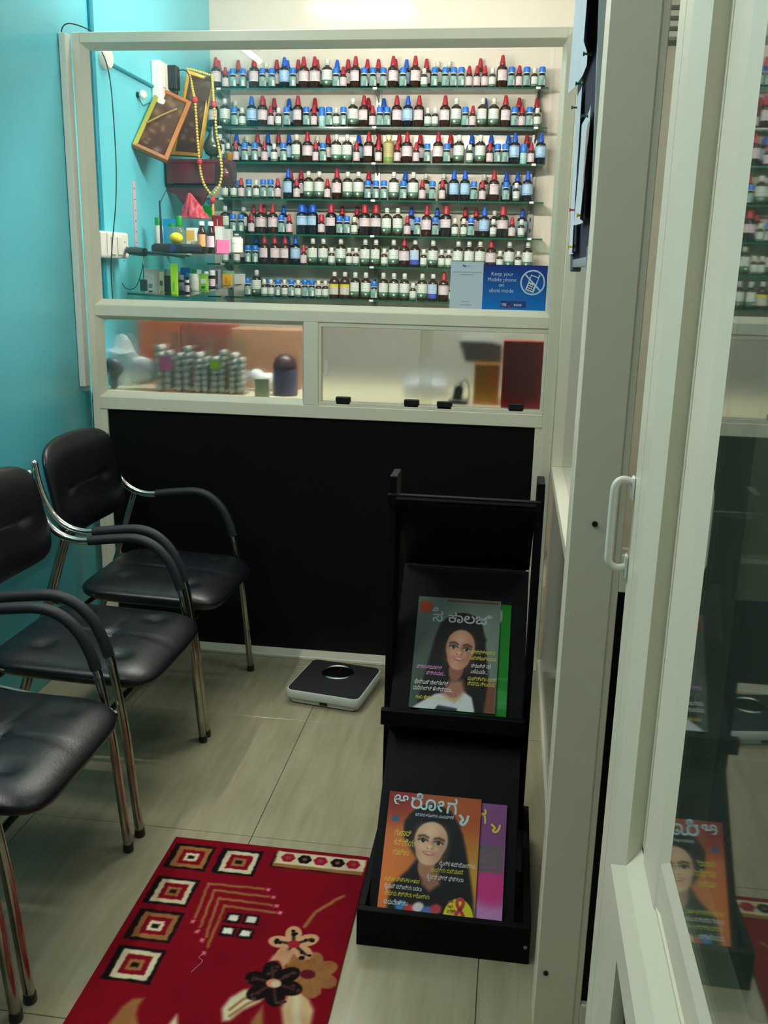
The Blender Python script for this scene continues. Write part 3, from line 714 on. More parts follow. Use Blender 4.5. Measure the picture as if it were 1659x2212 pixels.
for ri, row in enumerate(ROWS):
    spots = []
    for tok in row.split():
        bk = tok[0] == '-'; cd_ = tok.lstrip('-')[0]; bg = cd_ in 'RBWVyYKQ'
        spots.append([int(tok[(2 if bk else 1):]) / 1000.0, 4.638 if bk else (4.576 if bg else 4.562), 0.027 if cd_ in 'KQ' else (0.0256 if bg else 0.0168)])
    for it in range(500):                     # neighbours on a shelf stand clear of each other
        for i in range(len(spots)):
            for j in range(i + 1, min(i + 6, len(spots))):
                a, b = spots[i], spots[j]; need = (a[2] + b[2] + 0.0004) ** 2 - (a[1] - b[1]) ** 2
                if need > 0 and abs(b[0] - a[0]) < need ** 0.5:
                    mv = (need ** 0.5 - abs(b[0] - a[0])) / 2; sg = 1 if b[0] >= a[0] else -1
                    a[0] -= mv * sg; b[0] += mv * sg
    for n, tok in enumerate(row.split()):
        back = tok[0] == '-'; code = tok.lstrip('-')[0]
        x = spots[n][0]
        p, desc = PROTO[code]
        if code in used: t = copy_tree(p)
        else: t = p; used.add(code)
        big_ = code in 'RBWVyYKQ'
        y = (4.650 if big_ else 4.655) if back else (4.576 if big_ else 4.562)
        if back: y = 4.638
        t.location = (x, y, SHELF_Z[ri])
        t.rotation_euler = (0, 0, rb.uniform(-0.5, 0.5))
        t['label'] = f"{desc}, {ordinal(n + 1)} from left on {NTH[ri]} shelf"
        t['group'] = f'medicine bottles on the {NTH[ri]} shelf'

# ------------------------------------------------------------------ left corner of the shop: altar, frames, wall sockets
def depth_of(p):
    return (Vector(p) - Vector(CAM)).dot(_fw)
def col(name, c, r=0.5, **k):
    if name not in M: M[name] = mat(name, c, r, **k)
    return M[name]
MAR = col('maroon_wood', (84, 30, 38), 0.25, var=0.2, vscale=12, coat=0.4)
GOLD = col('gold_moulding', (178, 140, 52), 0.32, metal=0.55, var=0.15, vscale=40)
WOODF = col('brown_moulding', (150, 92, 44), 0.35, var=0.15, vscale=30)
al = thing('altar_shelf', 'maroon wooden prayer shelf on turquoise wall with carved bracket', 'shelf', (-1.37, 4.1, 1.63))
obj('top_board', MB().box(-1.518, -1.235, 4.0, 4.135, 1.818, 1.834), MAR, al, bevel=0.003)
obj('front_apron', MB().box(-1.505, -1.27, 4.0, 4.016, 1.735, 1.818), MAR, al, bevel=0.003)
obj('end_block', MB().prism([(-1.285 + 0.04 - 0.045 * 1.0, 1.727), (-1.225, 1.727), (-1.212, 1.742), (-1.208, 1.775), (-1.212, 1.808), (-1.225, 1.822), (-1.285, 1.818)], 'y', 3.992, 4.05), col('maroon_wood_dark', (52, 24, 28), 0.3), al, bevel=0.004)
obj('bracket', MB().prism([(-1.518, 1.735), (-1.30, 1.735), (-1.325, 1.712), (-1.345, 1.69), (-1.36, 1.655), (-1.385, 1.636), (-1.42, 1.634), (-1.45, 1.655), (-1.475, 1.69), (-1.518, 1.71)], 'y', 4.03, 4.06), MAR, al, bevel=0.003)
obj('back_board', MB().box(-1.518, -1.31, 4.12, 4.134, 1.74, 1.818), MAR, al)
obj('carved_boss', MB().ball((-1.245, 3.988, 1.776), 0.02, 0.008, 0.022, 10, 6), MAR, al, smooth=True)

def picture(label, tl, tr, br, bl, bw, mside, mfront, seed):
    c = (tl + tr + br + bl) / 4
    t = thing('picture_frame', label, 'picture', (bl + br) / 2)
    n = (tr - tl).cross(bl - tl).normalized()
    if n.dot(Vector(CAM) - c) < 0: n = -n
    q = lambda u, v: tl.lerp(tr, u).lerp(bl.lerp(br, u), v)
    W = (tr - tl).length; H = (bl - tl).length; a = bw / W; b = bw / H
    names = ['frame_top', 'frame_bottom', 'frame_left', 'frame_right']
    quads = [[q(0, 0), q(1, 0), q(1 - a, b), q(a, b)], [q(0, 1), q(a, 1 - b), q(1 - a, 1 - b), q(1, 1)], [q(0, 0), q(a, b), q(a, 1 - b), q(0, 1)], [q(1, 0), q(1, 1), q(1 - a, 1 - b), q(1 - a, b)]]
    for nm, qd in zip(names, quads):
        d0, d1 = n * 0.004, n * -0.016
        vs = [p + d0 for p in qd] + [p + d1 for p in qd]
        obj(nm, MB().add(vs, [(0, 1, 2, 3), (7, 6, 5, 4), (0, 4, 5, 1), (1, 5, 6, 2), (2, 6, 7, 3), (3, 7, 4, 0)]), mside if nm == 'frame_left' else mfront, t, bevel=0.0015)
    obj('back_board', MB().add([q(0, 0) - n * 0.016, q(1, 0) - n * 0.016, q(1, 1) - n * 0.016, q(0, 1) - n * 0.016, q(0, 0) - n * 0.012, q(1, 0) - n * 0.012, q(1, 1) - n * 0.012, q(0, 1) - n * 0.012], [(0, 1, 2, 3), (7, 6, 5, 4), (0, 4, 5, 1), (1, 5, 6, 2), (2, 6, 7, 3), (3, 7, 4, 0)]), M['black_plastic'], t)
    pr = Paint(46, H / W, (62, 44, 34)); pr.vgrad((58, 30, 26), (84, 66, 52)); rr = random.Random(seed)
    for k in range(26):
        pr.ell(rr.random(), rr.random() * H / W, 0.06 + 0.1 * rr.random(), 0.05 + 0.12 * rr.random(), rr.choice([(120, 96, 60), (88, 60, 40), (70, 40, 32), (110, 100, 92), (54, 34, 28)]), rr.random() * 3, 0.9, 0.55)
    p00 = q(a, 1 - b) - n * 0.006
    paint_mesh('print', pr.img, M['print_gloss'], t, p00, q(1 - a, 1 - b) - q(a, 1 - b), q(a, b) - q(a, 1 - b), (q(1 - a, 1 - b) - q(a, 1 - b)).length, (q(a, b) - q(a, 1 - b)).length)
    return t, q, n
M['print_gloss'] = vcol_mat('framed_print', 0.7, 0.12)
tl, bl, tr = at(342, 187, 3.95), at(285, 313, 3.67), at(414, 221, 3.99)
f1, q1, n1 = picture('dark picture in gold frame hanging crooked on the turquoise wall', tl, tr, tr + (bl - tl), bl, 0.018, col('olive_gold', (150, 150, 50), 0.4, metal=0.3), WOODF, 4)
f1.location = f1.location
obj('bead_string', MB().tube([q1(0.12, 0.62) + n1 * 0.006, q1(0.4, 0.42) + n1 * 0.008, q1(0.7, 0.22) + n1 * 0.006], 0.003, 6), col('dull_gold', (150, 128, 70), 0.4), f1)
tl, tr, br, bl = at(405, 151, 4.13), at(460, 171, 4.16), at(436, 339, 4.07), at(367, 334, 4.05)
f2, q2, n2 = picture('tall gold framed picture standing on the prayer shelf', tl, tr, br, bl, 0.016, GOLD, GOLD, 9)

def bead_path(pxs, n):
    P_ = smooth_path([at(x, y, Y) for x, y, Y in pxs], 14)
    L = [0]
    for a, b in zip(P_, P_[1:]): L.append(L[-1] + (b - a).length)
    out = []
    for k in range(n):
        s = L[-1] * k / (n - 1); i = max(j for j in range(len(L)) if L[j] <= s + 1e-9); i = min(i, len(P_) - 2)
        t_ = (s - L[i]) / max(1e-9, L[i + 1] - L[i]); out.append(P_[i].lerp(P_[i + 1], t_))
    return out
g = thing('bead_garland', 'gold bead garland with red knots looped over the tall gold frame', 'garland', at(459, 450, 3.96))
left = [(405, 149, 4.06), (412, 172, 4.04), (417, 198, 4.02), (421, 216, 4.0), (423, 242, 3.99), (426, 290, 3.985), (429, 325, 3.98), (431, 350, 3.975), (434, 374, 3.97), (441, 398, 3.96), (452, 415, 3.96), (458, 421, 3.96)]
right = [(458, 163, 4.12), (460, 192, 4.07), (462, 225, 4.03), (465, 255, 4.02), (468, 290, 4.01), (473, 320, 4.0), (477, 345, 3.97), (479, 375, 3.96), (474, 400, 3.955), (465, 415, 3.96), (458, 421, 3.96)]
top = [(405, 149, 4.08), (420, 152, 4.1), (440, 158, 4.12), (458, 164, 4.13)]
BE = col('gold_bead', (214, 190, 96), 0.28, metal=0.35)
for nm, path, n in (('bead_strand', left, 46), ('bead_strand', right, 44), ('bead_strand', top, 12)):
    mb = MB()
    for p in bead_path(path, n): mb.ball(p, 0.0062, seg=7, rings=5)
    tag(obj(nm, mb, BE, g, smooth=True), kind='stuff')
for (x, y, Y, r) in ((421, 216, 4.0, 0.014), (431, 349, 3.972, 0.013), (462, 226, 4.03, 0.013), (459, 432, 3.96, 0.014)):
    obj('red_knot', MB().ball(at(x, y, Y - 0.004), r * 0.95, r * 0.8, r, 10, 6), col('red_thread', (176, 36, 48), 0.6), g, smooth=True)
p = at(460, 440, 3.96); obj('tassel', MB().lathe([(0.004, 0), (0.006, -0.02), (0.0045, -0.045)], 8, p), col('orange_tassel', (206, 150, 70), 0.6), g)

p = at(460, 340, 4.035); s = depth_of(p) / F_PX
tag(obj('oil_lamp', MB().lathe([(0.0, 0), (0.016, 0.0), (0.012, 0.012), (0.03, 0.022), (0.040, 0.045), (0.036, 0.066), (0.022, 0.09), (0.008, 0.115), (0.003, 0.132), (0, 0.136)], 16, (p.x, p.y, 1.8345)), col('dark_bronze', (40, 48, 36), 0.22, spec=0.7), smooth=True),
    'dark teardrop shaped bronze vessel standing on the prayer shelf', 'ornament')
p = at(485, 343, 4.05)
tag(obj('brass_cup', MB().lathe([(0.012, 0), (0.014, 0.002), (0.018, 0.028), (0.019, 0.032), (0.015, 0.032), (0.012, 0.006), (0, 0.006)], 14, (-1.245, 4.06, 1.8345)), col('brass_dull', (176, 122, 40), 0.35, metal=0.5), smooth=True),
    'small brass cup at the right end of the prayer shelf', 'cup')

# wall sockets, adapter, round box
c0 = atx(331, 130, XL); c1 = atx(362, 187, XL)
s_ = thing('wall_socket', 'tall white switch box high on the turquoise wall', 'socket', (XL + 0.03, (c0.y + c1.y) / 2, c1.z))
obj('box', MB().box(XL, XL + 0.042, 3.905, 4.02, 2.05, 2.20), M['white_plastic'], s_, bevel=0.005)
obj('switch', MB().box(XL + 0.042, XL + 0.047, 3.93, 3.955, 2.10, 2.15), M['white_cap'], s_, bevel=0.002)
obj('base_lip', MB().box(XL, XL + 0.05, 3.90, 4.025, 2.03, 2.055), M['white_plastic'], s_, bevel=0.005)
pa = at(370, 200, 3.99)
ad = thing('power_adapter', 'black power adapter plugged into the high white switch box', 'adapter', (pa.x, 3.97, pa.z))
obj('body', MB().box(pa.x - 0.027, pa.x + 0.026, 3.985, 4.03, pa.z + 0.012, pa.z + 0.105), M['black_plastic'], ad, bevel=0.004)
obj('lead', MB().tube(smooth_path([(pa.x + 0.02, 4.005, pa.z + 0.085), (pa.x + 0.055, 4.005, pa.z + 0.088), (pa.x + 0.078, 4.0, pa.z + 0.06), (pa.x + 0.08, 3.99, pa.z)]), 0.002, 6), M['black_plastic'], ad)
obj('plug_neck', MB().box(pa.x - 0.005, pa.x + 0.02, 3.995, 4.02, pa.z - 0.03, pa.z + 0.012), M['black_plastic'], ad, bevel=0.003)
p = atx(222, 124, XL)
tag(obj('junction_box', MB().lathe([(0.042, 0), (0.042, 0.016), (0.034, 0.026), (0, 0.028)], 18, (XL, p.y, p.z), mtx=Matrix.Rotation(PI / 2, 3, 'Y')), M['white_plastic'], smooth=True),
    'round white junction box at the top left behind the glass', 'box')
p = atx(296, 205, XL)
lb = thing('wall_globe', 'small white globe on the turquoise wall above the crooked frame', 'lamp', (XL + 0.012, p.y, p.z))  # white globe with holder and lead set on the wall
obj('globe', MB().ball((XL + 0.024, p.y, p.z), 0.016, 0.018, 0.018, 10, 7), M['white_plastic'], lb, smooth=True)
obj('holder', MB().lathe([(0.012, 0), (0.010, 0.014)], 10, (XL, p.y, p.z), mtx=Matrix.Rotation(PI / 2, 3, 'Y')), M['black_plastic'], lb)
obj('lead', MB().tube(smooth_path([(XL + 0.006, p.y + 0.01, p.z - 0.015), (XL + 0.004, p.y + 0.05, p.z - 0.03), (XL + 0.004, p.y + 0.12, p.z - 0.01), (XL + 0.004, p.y + 0.2, p.z - 0.005)]), 0.0015, 5), M['black_plastic'], lb)

sb = thing('wall_switch', 'white double socket box low on the wall near the partition', 'socket', (XL, 3.46, 1.415))
obj('box', MB().box(XL, XL + 0.05, 3.245, 3.49, 1.418, 1.512), M['white_plastic'], sb, bevel=0.009, bseg=2)
for (y, z0, z1) in ((3.325, 1.43, 1.495), (3.38, 1.43, 1.495)):
    obj('switch', MB().box(XL + 0.05, XL + 0.055, y, y + 0.04, z0, z1), M['white_cap'], sb, bevel=0.002)
for (y, z) in ((3.45, 1.478), (3.45, 1.44), (3.467, 1.458)):
    obj('socket_hole', MB().box(XL + 0.0495, XL + 0.0508, y - 0.003, y + 0.003, z - 0.003, z + 0.003), M['black_plastic'], sb)

def cable(name, label, pxs, r=0.0022, m='black_plastic'):
    pts = [at(x, y, Y) for x, y, Y in pxs]
    return tag(obj(name, MB().tube(smooth_path(pts, 6), r, 6), M[m], smooth=True), label, 'cable')
cable('cable', 'long black cable hanging from the round box down the wall', [(220, 112, 3.3), (231, 140, 3.3), (240, 190, 3.3), (247, 280, 3.3), (251, 360, 3.3), (250, 440, 3.3), (243, 520, 3.29), (240, 580, 3.29), (243, 640, 3.29), (246, 668, 3.29)])
cable('cable', 'thin black cable rising from the shampoo bottles to the prayer shelf', [(343, 447, 3.95), (352, 425, 3.95), (361, 408, 3.96), (363, 395, 3.97), (364, 345, 3.97)], 0.0014)
cable('cable', 'black cable looped below the low socket box', [(268, 562, 3.55), (260, 585, 3.54), (262, 608, 3.53), (275, 624, 3.5), (292, 621, 3.49), (302, 600, 3.48), (309, 570, 3.47), (308, 548, 3.46)], 0.0018)

# plug with lead and inline box
pl = thing('power_plug', 'black plug pushed into the low white socket with thick lead', 'plug', at(290, 552, 3.5))
a = Vector((XL + 0.05, 3.467, 1.456)); b = at(275, 541, 3.44); e = at(313, 545, 3.40); c = at(356, 548, 3.36)
obj('plug_body', MB().tube([b, b.lerp(e, 0.25), e], [0.010, 0.0155, 0.0155], 10), M['black_plastic'], pl, smooth=True)
obj('plug_neck', MB().tube([a, b], 0.007, 8), M['black_plastic'], pl)
obj('lead', MB().tube([e, e.lerp(c, 0.5), c, at(398, 556, 3.325)], 0.0048, 8), M['black_plastic'], pl, smooth=True)
il = thing('lead_box', 'small black box hanging on a thin lead beside the white carton', 'adapter', at(311, 632, 3.42))
q_ = at(311, 630, 3.42); obj('box', MB().box(q_.x - 0.012, q_.x + 0.012, 3.41, 3.43, q_.z + 0.002, q_.z + 0.045), M['black_plastic'], il, bevel=0.003)
obj('lead', MB().tube(smooth_path([at(307, 552, 3.43), at(310, 575, 3.42), (q_.x, 3.42, q_.z + 0.046)]), 0.0016, 6), M['black_plastic'], il)

ms = thing('height_gauge', 'pale pink measuring strip fixed upright on the turquoise wall', 'ruler', atx(297, 530, XL))
p0, p1 = atx(290, 392, XL + 0.003), atx(295, 532, XL + 0.003)
obj('strip', MB().box(XL + 0.0005, XL + 0.004, p1.y - 0.012, p1.y + 0.012, p1.z, p0.z), col('pale_pink_strip', (206, 178, 186), 0.5), ms)
for k in range(6):
    z = p1.z + (p0.z - p1.z) * (k + 0.3) / 6
    obj('mark', MB().box(XL + 0.004, XL + 0.0046, p1.y - 0.004, p1.y + 0.006, z, z + 0.004), M['black_plastic'], ms)

# ------------------------------------------------------------------ two corner glass shelves with goods
def corner_shelf(label, A_, B_, C_):
    D_ = Vector((XL + 0.002, C_.y, A_.z + C_.z - B_.z))
    t = thing('corner_shelf', label, 'shelf', (A_ + B_ + C_ + D_) / 4)
    pts = [A_, B_, C_, D_]; dn = Vector((0, 0, -0.006))
    obj('glass_plate', MB().add(pts + [p + dn for p in pts], [(0, 1, 2, 3), (7, 6, 5, 4), (0, 4, 5, 1), (1, 5, 6, 2), (2, 6, 7, 3), (3, 7, 4, 0)]), M['shelf_glass'], t)
    for (p, q) in ((A_, B_), (B_, C_)):
        dr = (q - p).normalized(); sd = Vector((dr.y, -dr.x, 0)) * 0.0025
        vs = [p, q, q + sd, p + sd]; vs = [v + Vector((0, 0, 0.0003)) for v in vs] + [v + dn * 1.15 for v in vs]
        obj('ground_edge', MB().add(vs, [(0, 1, 2, 3), (7, 6, 5, 4), (0, 4, 5, 1), (1, 5, 6, 2), (2, 6, 7, 3), (3, 7, 4, 0)]), M['shelf_edge'], t)
    n = (B_ - A_).cross(C_ - A_); 
    return lambda x, y: A_.z - (n.x * (x - A_.x) + n.y * (y - A_.y)) / n.z
A1 = Vector((XL + 0.002, 3.60, 1.4405)); B1 = at(409, 551, 3.34); C1 = at(520, 543, 4.46)
z_up = corner_shelf('upper corner glass shelf crowded with medicine bottles and a modem', A1, B1, C1)
A2 = Vector((XL + 0.002, 3.57, 1.2885)); B2 = at(405, 641, 3.29); C2 = at(521, 612, 4.48)
z_lo = corner_shelf('lower corner glass shelf holding small cartons and jars', A2, B2, C2)
def spot(x, y, Y, zf):
    p = at(x, y, Y); p.z = zf(p.x, p.y) + 0.0005
    return p, depth_of(p) / F_PX
def carton(name, label, x0, x1, y0, y1, Y, zf, m, dp=0.03, yaw=0.0, bands=(), cat='carton'):
    """upright packet: pixel extents give width and height; bands = [(u0,u1,v0,v1,material)] printed on its front"""
    p, s = spot((x0 + x1) / 2, y1, Y, zf); w_ = (x1 - x0) * s; h_ = (y1 - y0) * s
    t = thing(name, label, cat, p); t.rotation_euler = (0, 0, 0)
    mt = Matrix.Translation(p) @ Matrix.Rotation(yaw, 4, 'Z')
    obj('carton_body', MB().box(-w_ / 2, w_ / 2, 0, dp, 0, h_, mt), m, t, bevel=0.001)
    for (u0, u1, v0, v1, mm) in bands:
        obj('print_panel', MB().box(-w_ / 2 + w_ * u0, -w_ / 2 + w_ * u1, -0.0006, 0, h_ * v0, h_ * v1, mt), mm, t)
    return t
def jar(name, label, x, y0, y1, wpx, Y, zf, mb_body, mcap, capfrac=0.2, capr=0.85, lab=None, cat='bottle', neck=0.0):
    p, s = spot(x, y1, Y, zf); r = wpx * s / 2; h_ = (y1 - y0) * s; hc = h_ * capfrac
    t = thing(name, label, cat, p)
    sh = h_ - hc - neck * h_
    pr = [(0, 0), (r * 0.92, 0), (r, 0.002), (r, sh * 0.86)]
    if neck: pr += [(r * 0.93, sh * 0.93), (r * capr * 0.9, sh + neck * h_ * 0.5), (r * capr * 0.88, h_ - hc)]
    else: pr += [(r * 0.98, sh), (r * 0.8, sh)]
    obj('body', MB().lathe(pr, 18, p), mb_body, t, smooth=True)
    obj('lid', MB().lathe([(r * capr, 0), (r * capr, hc * 0.9), (r * capr * 0.92, hc), (0, hc)], 18, p + Vector((0, 0, h_ - hc))), mcap, t, smooth=True)
    if lab:
        v0, v1, ml = lab
        obj('label', MB().lathe([(r + 0.0006, h_ * v0), (r + 0.0006, h_ * v1)], 12, p, a0=-PI / 2 - 1.15, a1=-PI / 2 + 1.15), ml, t, smooth=True)
    return t
WH = col('carton_white', (218, 222, 218), 0.5); LIME = col('lime_carton', (166, 222, 30), 0.45); GREENC = col('green_cap', (16, 140, 40), 0.4)
AMB = col('syrup_amber', (40, 18, 12), 0.1, spec=0.6); ORG = col('orange_label', (222, 168, 112), 0.6); PNK = col('pink_carton', (222, 108, 160), 0.5)
LAV = col('lavender_carton', (170, 164, 196), 0.5); BEI = col('beige_carton', (182, 172, 140), 0.55); DG = col('dark_green_carton', (20, 54, 48), 0.5)
GRL = col('grey_lid', (96, 110, 112), 0.4); CLR = glass_mat('clear_plastic', (0.88, 0.93, 0.88), gain=1.3, haze=0.14, hazecol=(190, 205, 170)); YEL = col('yellow_carton', (228, 170, 24), 0.5)
BLU = col('cobalt_carton', (22, 60, 150), 0.45); SKY = col('sky_pouch', (30, 140, 190), 0.3); PGR = col('pale_green_carton', (140, 180, 140), 0.5); BLK = M['black_plastic']
PPNK = col('pale_pink_label', (222, 196, 212), 0.6); MAG = col('magenta_label', (200, 50, 130), 0.6); RED = col('red_carton', (176, 30, 44), 0.45)
# lower shelf
carton('carton', 'white carton with grey square print at the front of lower corner shelf', 313, 340, 581, 633, 3.52, z_lo, WH, 0.05, 0.15, [(0.3, 0.62, 0.22, 0.38, M['lab_grey']), (0.3, 0.62, 0.05, 0.11, BLK)])
carton('carton', 'beige and brown carton standing behind the white carton', 338, 352, 590, 631, 3.68, z_lo, BEI, 0.05, 0.2, [(0.2, 1, 0.3, 0.55, col('brown_print2', (70, 46, 40), 0.5))])
carton('carton', 'wide beige carton lying at the back of the lower corner shelf', 350, 388, 566, 600, 4.05, z_lo, BEI, 0.1)
carton('carton', 'cobalt blue carton below the modem', 390, 402, 556, 598, 4.0, z_lo, BLU, 0.06)
carton('carton', 'white narrow carton with navy square beside the cobalt carton', 400, 409, 556, 584, 3.9, z_lo, WH, 0.04, 0, [(0.2, 0.8, 0.35, 0.85, BLU)])
jar('jar', 'black jar with grey lid behind the lime tube', 363, 585, 633, 15, 3.62, z_lo, AMB, GRL, 0.28, 0.95, cat='jar')
tb, s_px = spot(376.5, 641, 3.40, z_lo)
carton('tube_box', 'bright lime tall thin box at the front edge of lower shelf', 370, 383, 575, 640, 3.42, z_lo, LIME, 0.02, 0.1, [(0.3, 0.6, 0.1, 0.4, col('lime_dark', (120, 180, 30), 0.5))], 'box')
jar('jar', 'brown jar with grey lid right of the lime box', 390.5, 594, 631, 19, 3.58, z_lo, AMB, GRL, 0.27, 0.75, (0.12, 0.58, col('grey_label', (110, 112, 122), 0.6)), cat='jar')
jar('bottle', 'small brown bottle with cream label beside the white tablet bottle', 405, 605, 632, 12, 3.55, z_lo, AMB, WH, 0.2, 0.7, (0.1, 0.6, PPNK))
jar('tablet_bottle', 'white plastic tablet bottle in the middle of lower corner shelf', 419, 588, 624, 22, 3.72, z_lo, WH, M['white_plastic'], 0.24, 0.8, (0.15, 0.6, col('pale_label', (206, 210, 200), 0.6)))
jar('bottle', 'bottle with teal blue cap behind the white tablet bottle', 408, 585, 618, 13, 3.9, z_lo, AMB, col('teal_cap', (20, 130, 170), 0.4), 0.25, 0.95)
carton('carton', 'green and white carton behind the white tablet bottle', 414, 430, 575, 612, 4.05, z_lo, WH, 0.04, 0, [(0, 0.75, 0.5, 1, col('emerald_print', (20, 130, 80), 0.5))])
carton('carton', 'lime green carton right of the white tablet bottle', 430, 446, 588, 622, 3.78, z_lo, col('leaf_carton', (140, 206, 60), 0.5), 0.03, 0, [(0.25, 0.95, 0.4, 0.7, WH), (0.3, 0.8, 0.1, 0.25, col('green_dark_print', (30, 90, 40), 0.5))])
jar('bottle', 'small brown bottle with white cap next to lime carton', 446, 584, 618, 13, 4.0, z_lo, AMB, WH, 0.28, 0.8, (0.1, 0.5, PPNK))
jar('bottle', 'small brown bottle with white cap in front of lavender carton', 459, 580, 616, 15, 4.02, z_lo, AMB, WH, 0.3, 0.8, (0.08, 0.5, PPNK))
carton('carton', 'lavender carton with dark stripe on lower corner shelf', 450, 472, 577, 612, 4.18, z_lo, LAV, 0.04, 0, [(0.8, 0.95, 0.1, 0.9, col('dark_stripe', (60, 50, 84), 0.5))])
carton('carton', 'grey lavender carton behind the lavender one', 449, 468, 568, 606, 4.34, z_lo, col('grey_lav', (150, 150, 166), 0.5), 0.04)
carton('carton', 'pale green carton with side flap behind the yellow packet', 481, 503, 577, 606, 4.32, z_lo, PGR, 0.03)
carton('packet', 'bright yellow packet at the right of the lower corner shelf', 480, 500, 594, 618, 4.22, z_lo, YEL, 0.02, -0.1, [(0.35, 0.5, 0.2, 0.7, col('amber_print', (196, 130, 30), 0.5))], 'packet')
carton('carton', 'open pale grey carton right of the yellow packet', 502, 530, 594, 616, 4.36, z_lo, col('grey_carton', (176, 180, 178), 0.5), 0.02, 0.3)
# upper shelf
md = thing('modem', 'black modem with blue badge and upright antenna on upper corner shelf', 'modem', spot(370, 545, 3.46, z_up)[0])
m0, sm = spot(360, 546, 3.44, z_up); m0.z = max(z_up(m0.x + dx, m0.y + dy) for dx in (-0.1, 0.1) for dy in (-0.03, 0.13)) + 0.001
ang = math.atan2(at(421, 540, 3.42).y - at(320, 530, 3.60).y, at(421, 540, 3.42).x - at(320, 530, 3.60).x)
mm_ = Matrix.Translation(Vector((m0.x, m0.y, m0.z))) @ Matrix.Rotation(ang * 0.8, 4, 'Z')
hw = 51 * sm; MD = col('modem_black', (26, 34, 44), 0.35)
obj('case', MB().prism([(-hw, 0.004), (-hw + 0.01, 0), (hw - 0.008, 0), (hw, 0.006), (hw, 0.026), (hw - 0.01, 0.033), (-hw + 0.02, 0.034), (-hw, 0.026)], 'y', 0, 0.10), MD, md, bevel=0.003)
md.children[0].matrix_world = Matrix.Translation(-Vector((0, 0, 0))) @ md.children[0].matrix_world
# (modem case was made about the origin: seat it)
def seat(o, mt):
    for v in o.data.vertices:
        v.co = (mt @ (v.co + wloc(o.parent))) - wloc(o.parent)
seat(md.children[0], mm_)
for nm, mb, m in (('badge', MB().prism([(hw * 0.42 + 0.018 * math.cos(k * PI / 8), 0.017 + 0.0125 * math.sin(k * PI / 8)) for k in range(16)], 'y', -0.001, 0.0), BLU),
                  ('display', MB().box(hw * 0.62, hw * 0.94, -0.001, 0.0, 0.008, 0.024), BLK),
                  ('antenna', MB().tube([(-hw + 0.004, 0.05, 0.01), (-hw + 0.004, 0.05, 0.055), (-hw + 0.003, 0.05, 0.10), (-hw + 0.001, 0.05, 0.19)], [0.006, 0.0062, 0.0045, 0.0032], 8), col('antenna_navy', (22, 32, 60), 0.4))):
    o = obj(nm, mb, m, md, smooth=(nm == 'antenna')); seat(o, mm_)
jar('shampoo_bottle', 'slim white bottle with green cap behind the modem', 344, 450, 523, 18.5, 3.72, z_up, M['white_plastic'], GREENC, 0.23, 0.86)
carton('pouch', 'sky blue pouch standing behind the white shampoo bottle', 328, 380, 452, 520, 3.98, z_up, SKY, 0.02, 0.1, cat='packet')
jar('oil_bottle', 'clear plastic bottle with tall green cap behind the lemon', 389, 446, 522, 27, 3.80, z_up, CLR, GREENC, 0.27, 0.55, cat='bottle', neck=0.06)
jar('oil_bottle', 'shorter clear plastic bottle with green lid beside the tall capped one', 372, 463, 522, 22, 3.88, z_up, CLR, GREENC, 0.10, 0.7)
tag(obj('lemon', MB().ball(at(380.5, 506, 3.56), 0.0265, 0.021, 0.0215, 16, 10), col('lemon_skin', (226, 206, 40), 0.4, bump=0.3, bscale=200), smooth=True), 'yellow lemon lying on top of the modem', 'lemon')
lm = bpy.data.objects['lemon']; lm.location.z = m0.z + 0.0345
carton('carton', 'tall amber and white carton right of the lemon', 402, 424, 467, 519, 3.80, z_up, WH, 0.05, -0.1, [(0, 0.85, 0.48, 0.9, col('amber_carton', (222, 170, 80), 0.5)), (0, 0.8, 0.02, 0.44, col('cream_carton', (214, 208, 180), 0.5))])
jar('cream_jar', 'white cream jar with broad lid in front of the amber carton', 428, 519, 545, 30, 3.66, z_up, M['white_plastic'], M['white_plastic'], 0.38, 1.02, (0.1, 0.5, col('cream_label', (196, 196, 160), 0.6)), cat='jar')
for (x, y0, Y, lb, ml, ds) in ((437, 474, 3.62, (0.22, 0.60, ORG), ORG, 'brown syrup bottle with orange label and white cap on upper shelf'), (456, 475, 3.68, (0.20, 0.55, PPNK), PPNK, 'brown syrup bottle with pale pink label and white cap on upper shelf')):
    jar('syrup_bottle', ds, x, y0, 541, 19, Y, z_up, AMB, M['white_plastic'], 0.13, 0.62, lb, neck=0.13)
carton('carton', 'pink square carton at the right of the upper corner shelf', 468, 496, 515, 544, 3.72, z_up, PNK, 0.06, 0.35)
jar('jar', 'squat white jar with wide lid beside the pink carton', 512, 511, 541, 26, 3.98, z_up, M['white_plastic'], M['white_plastic'], 0.36, 1.04, cat='jar')
carton('carton', 'white carton with green foot behind the brown syrup bottles', 464, 480, 472, 526, 4.02, z_up, WH, 0.04, 0, [(0, 1, 0.0, 0.25, col('leaf_print', (80, 140, 60), 0.5)), (0.25, 0.4, 0.3, 0.4, BLK)])
carton('carton', 'tall pale striped carton left of the dark green carton', 481, 498, 472, 520, 4.1, z_up, col('pale_grey_carton', (196, 206, 204), 0.5), 0.04, 0, [(0.3, 0.5, 0.1, 0.2, BLK)])
carton('carton', 'dark green carton with white band on upper corner shelf', 500, 523, 481, 525, 4.22, z_up, DG, 0.05, 0, [(0.1, 0.95, 0.62, 0.72, WH), (0.3, 0.7, 0.78, 0.86, WH), (0, 1, 0.42, 0.48, WH)])
carton('carton', 'red carton with white marks behind the pale cartons', 458, 479, 446, 520, 4.28, z_up, RED, 0.03, 0, [(0.55, 0.65, 0.72, 0.9, WH)])
p = at(446, 458, 4.25)
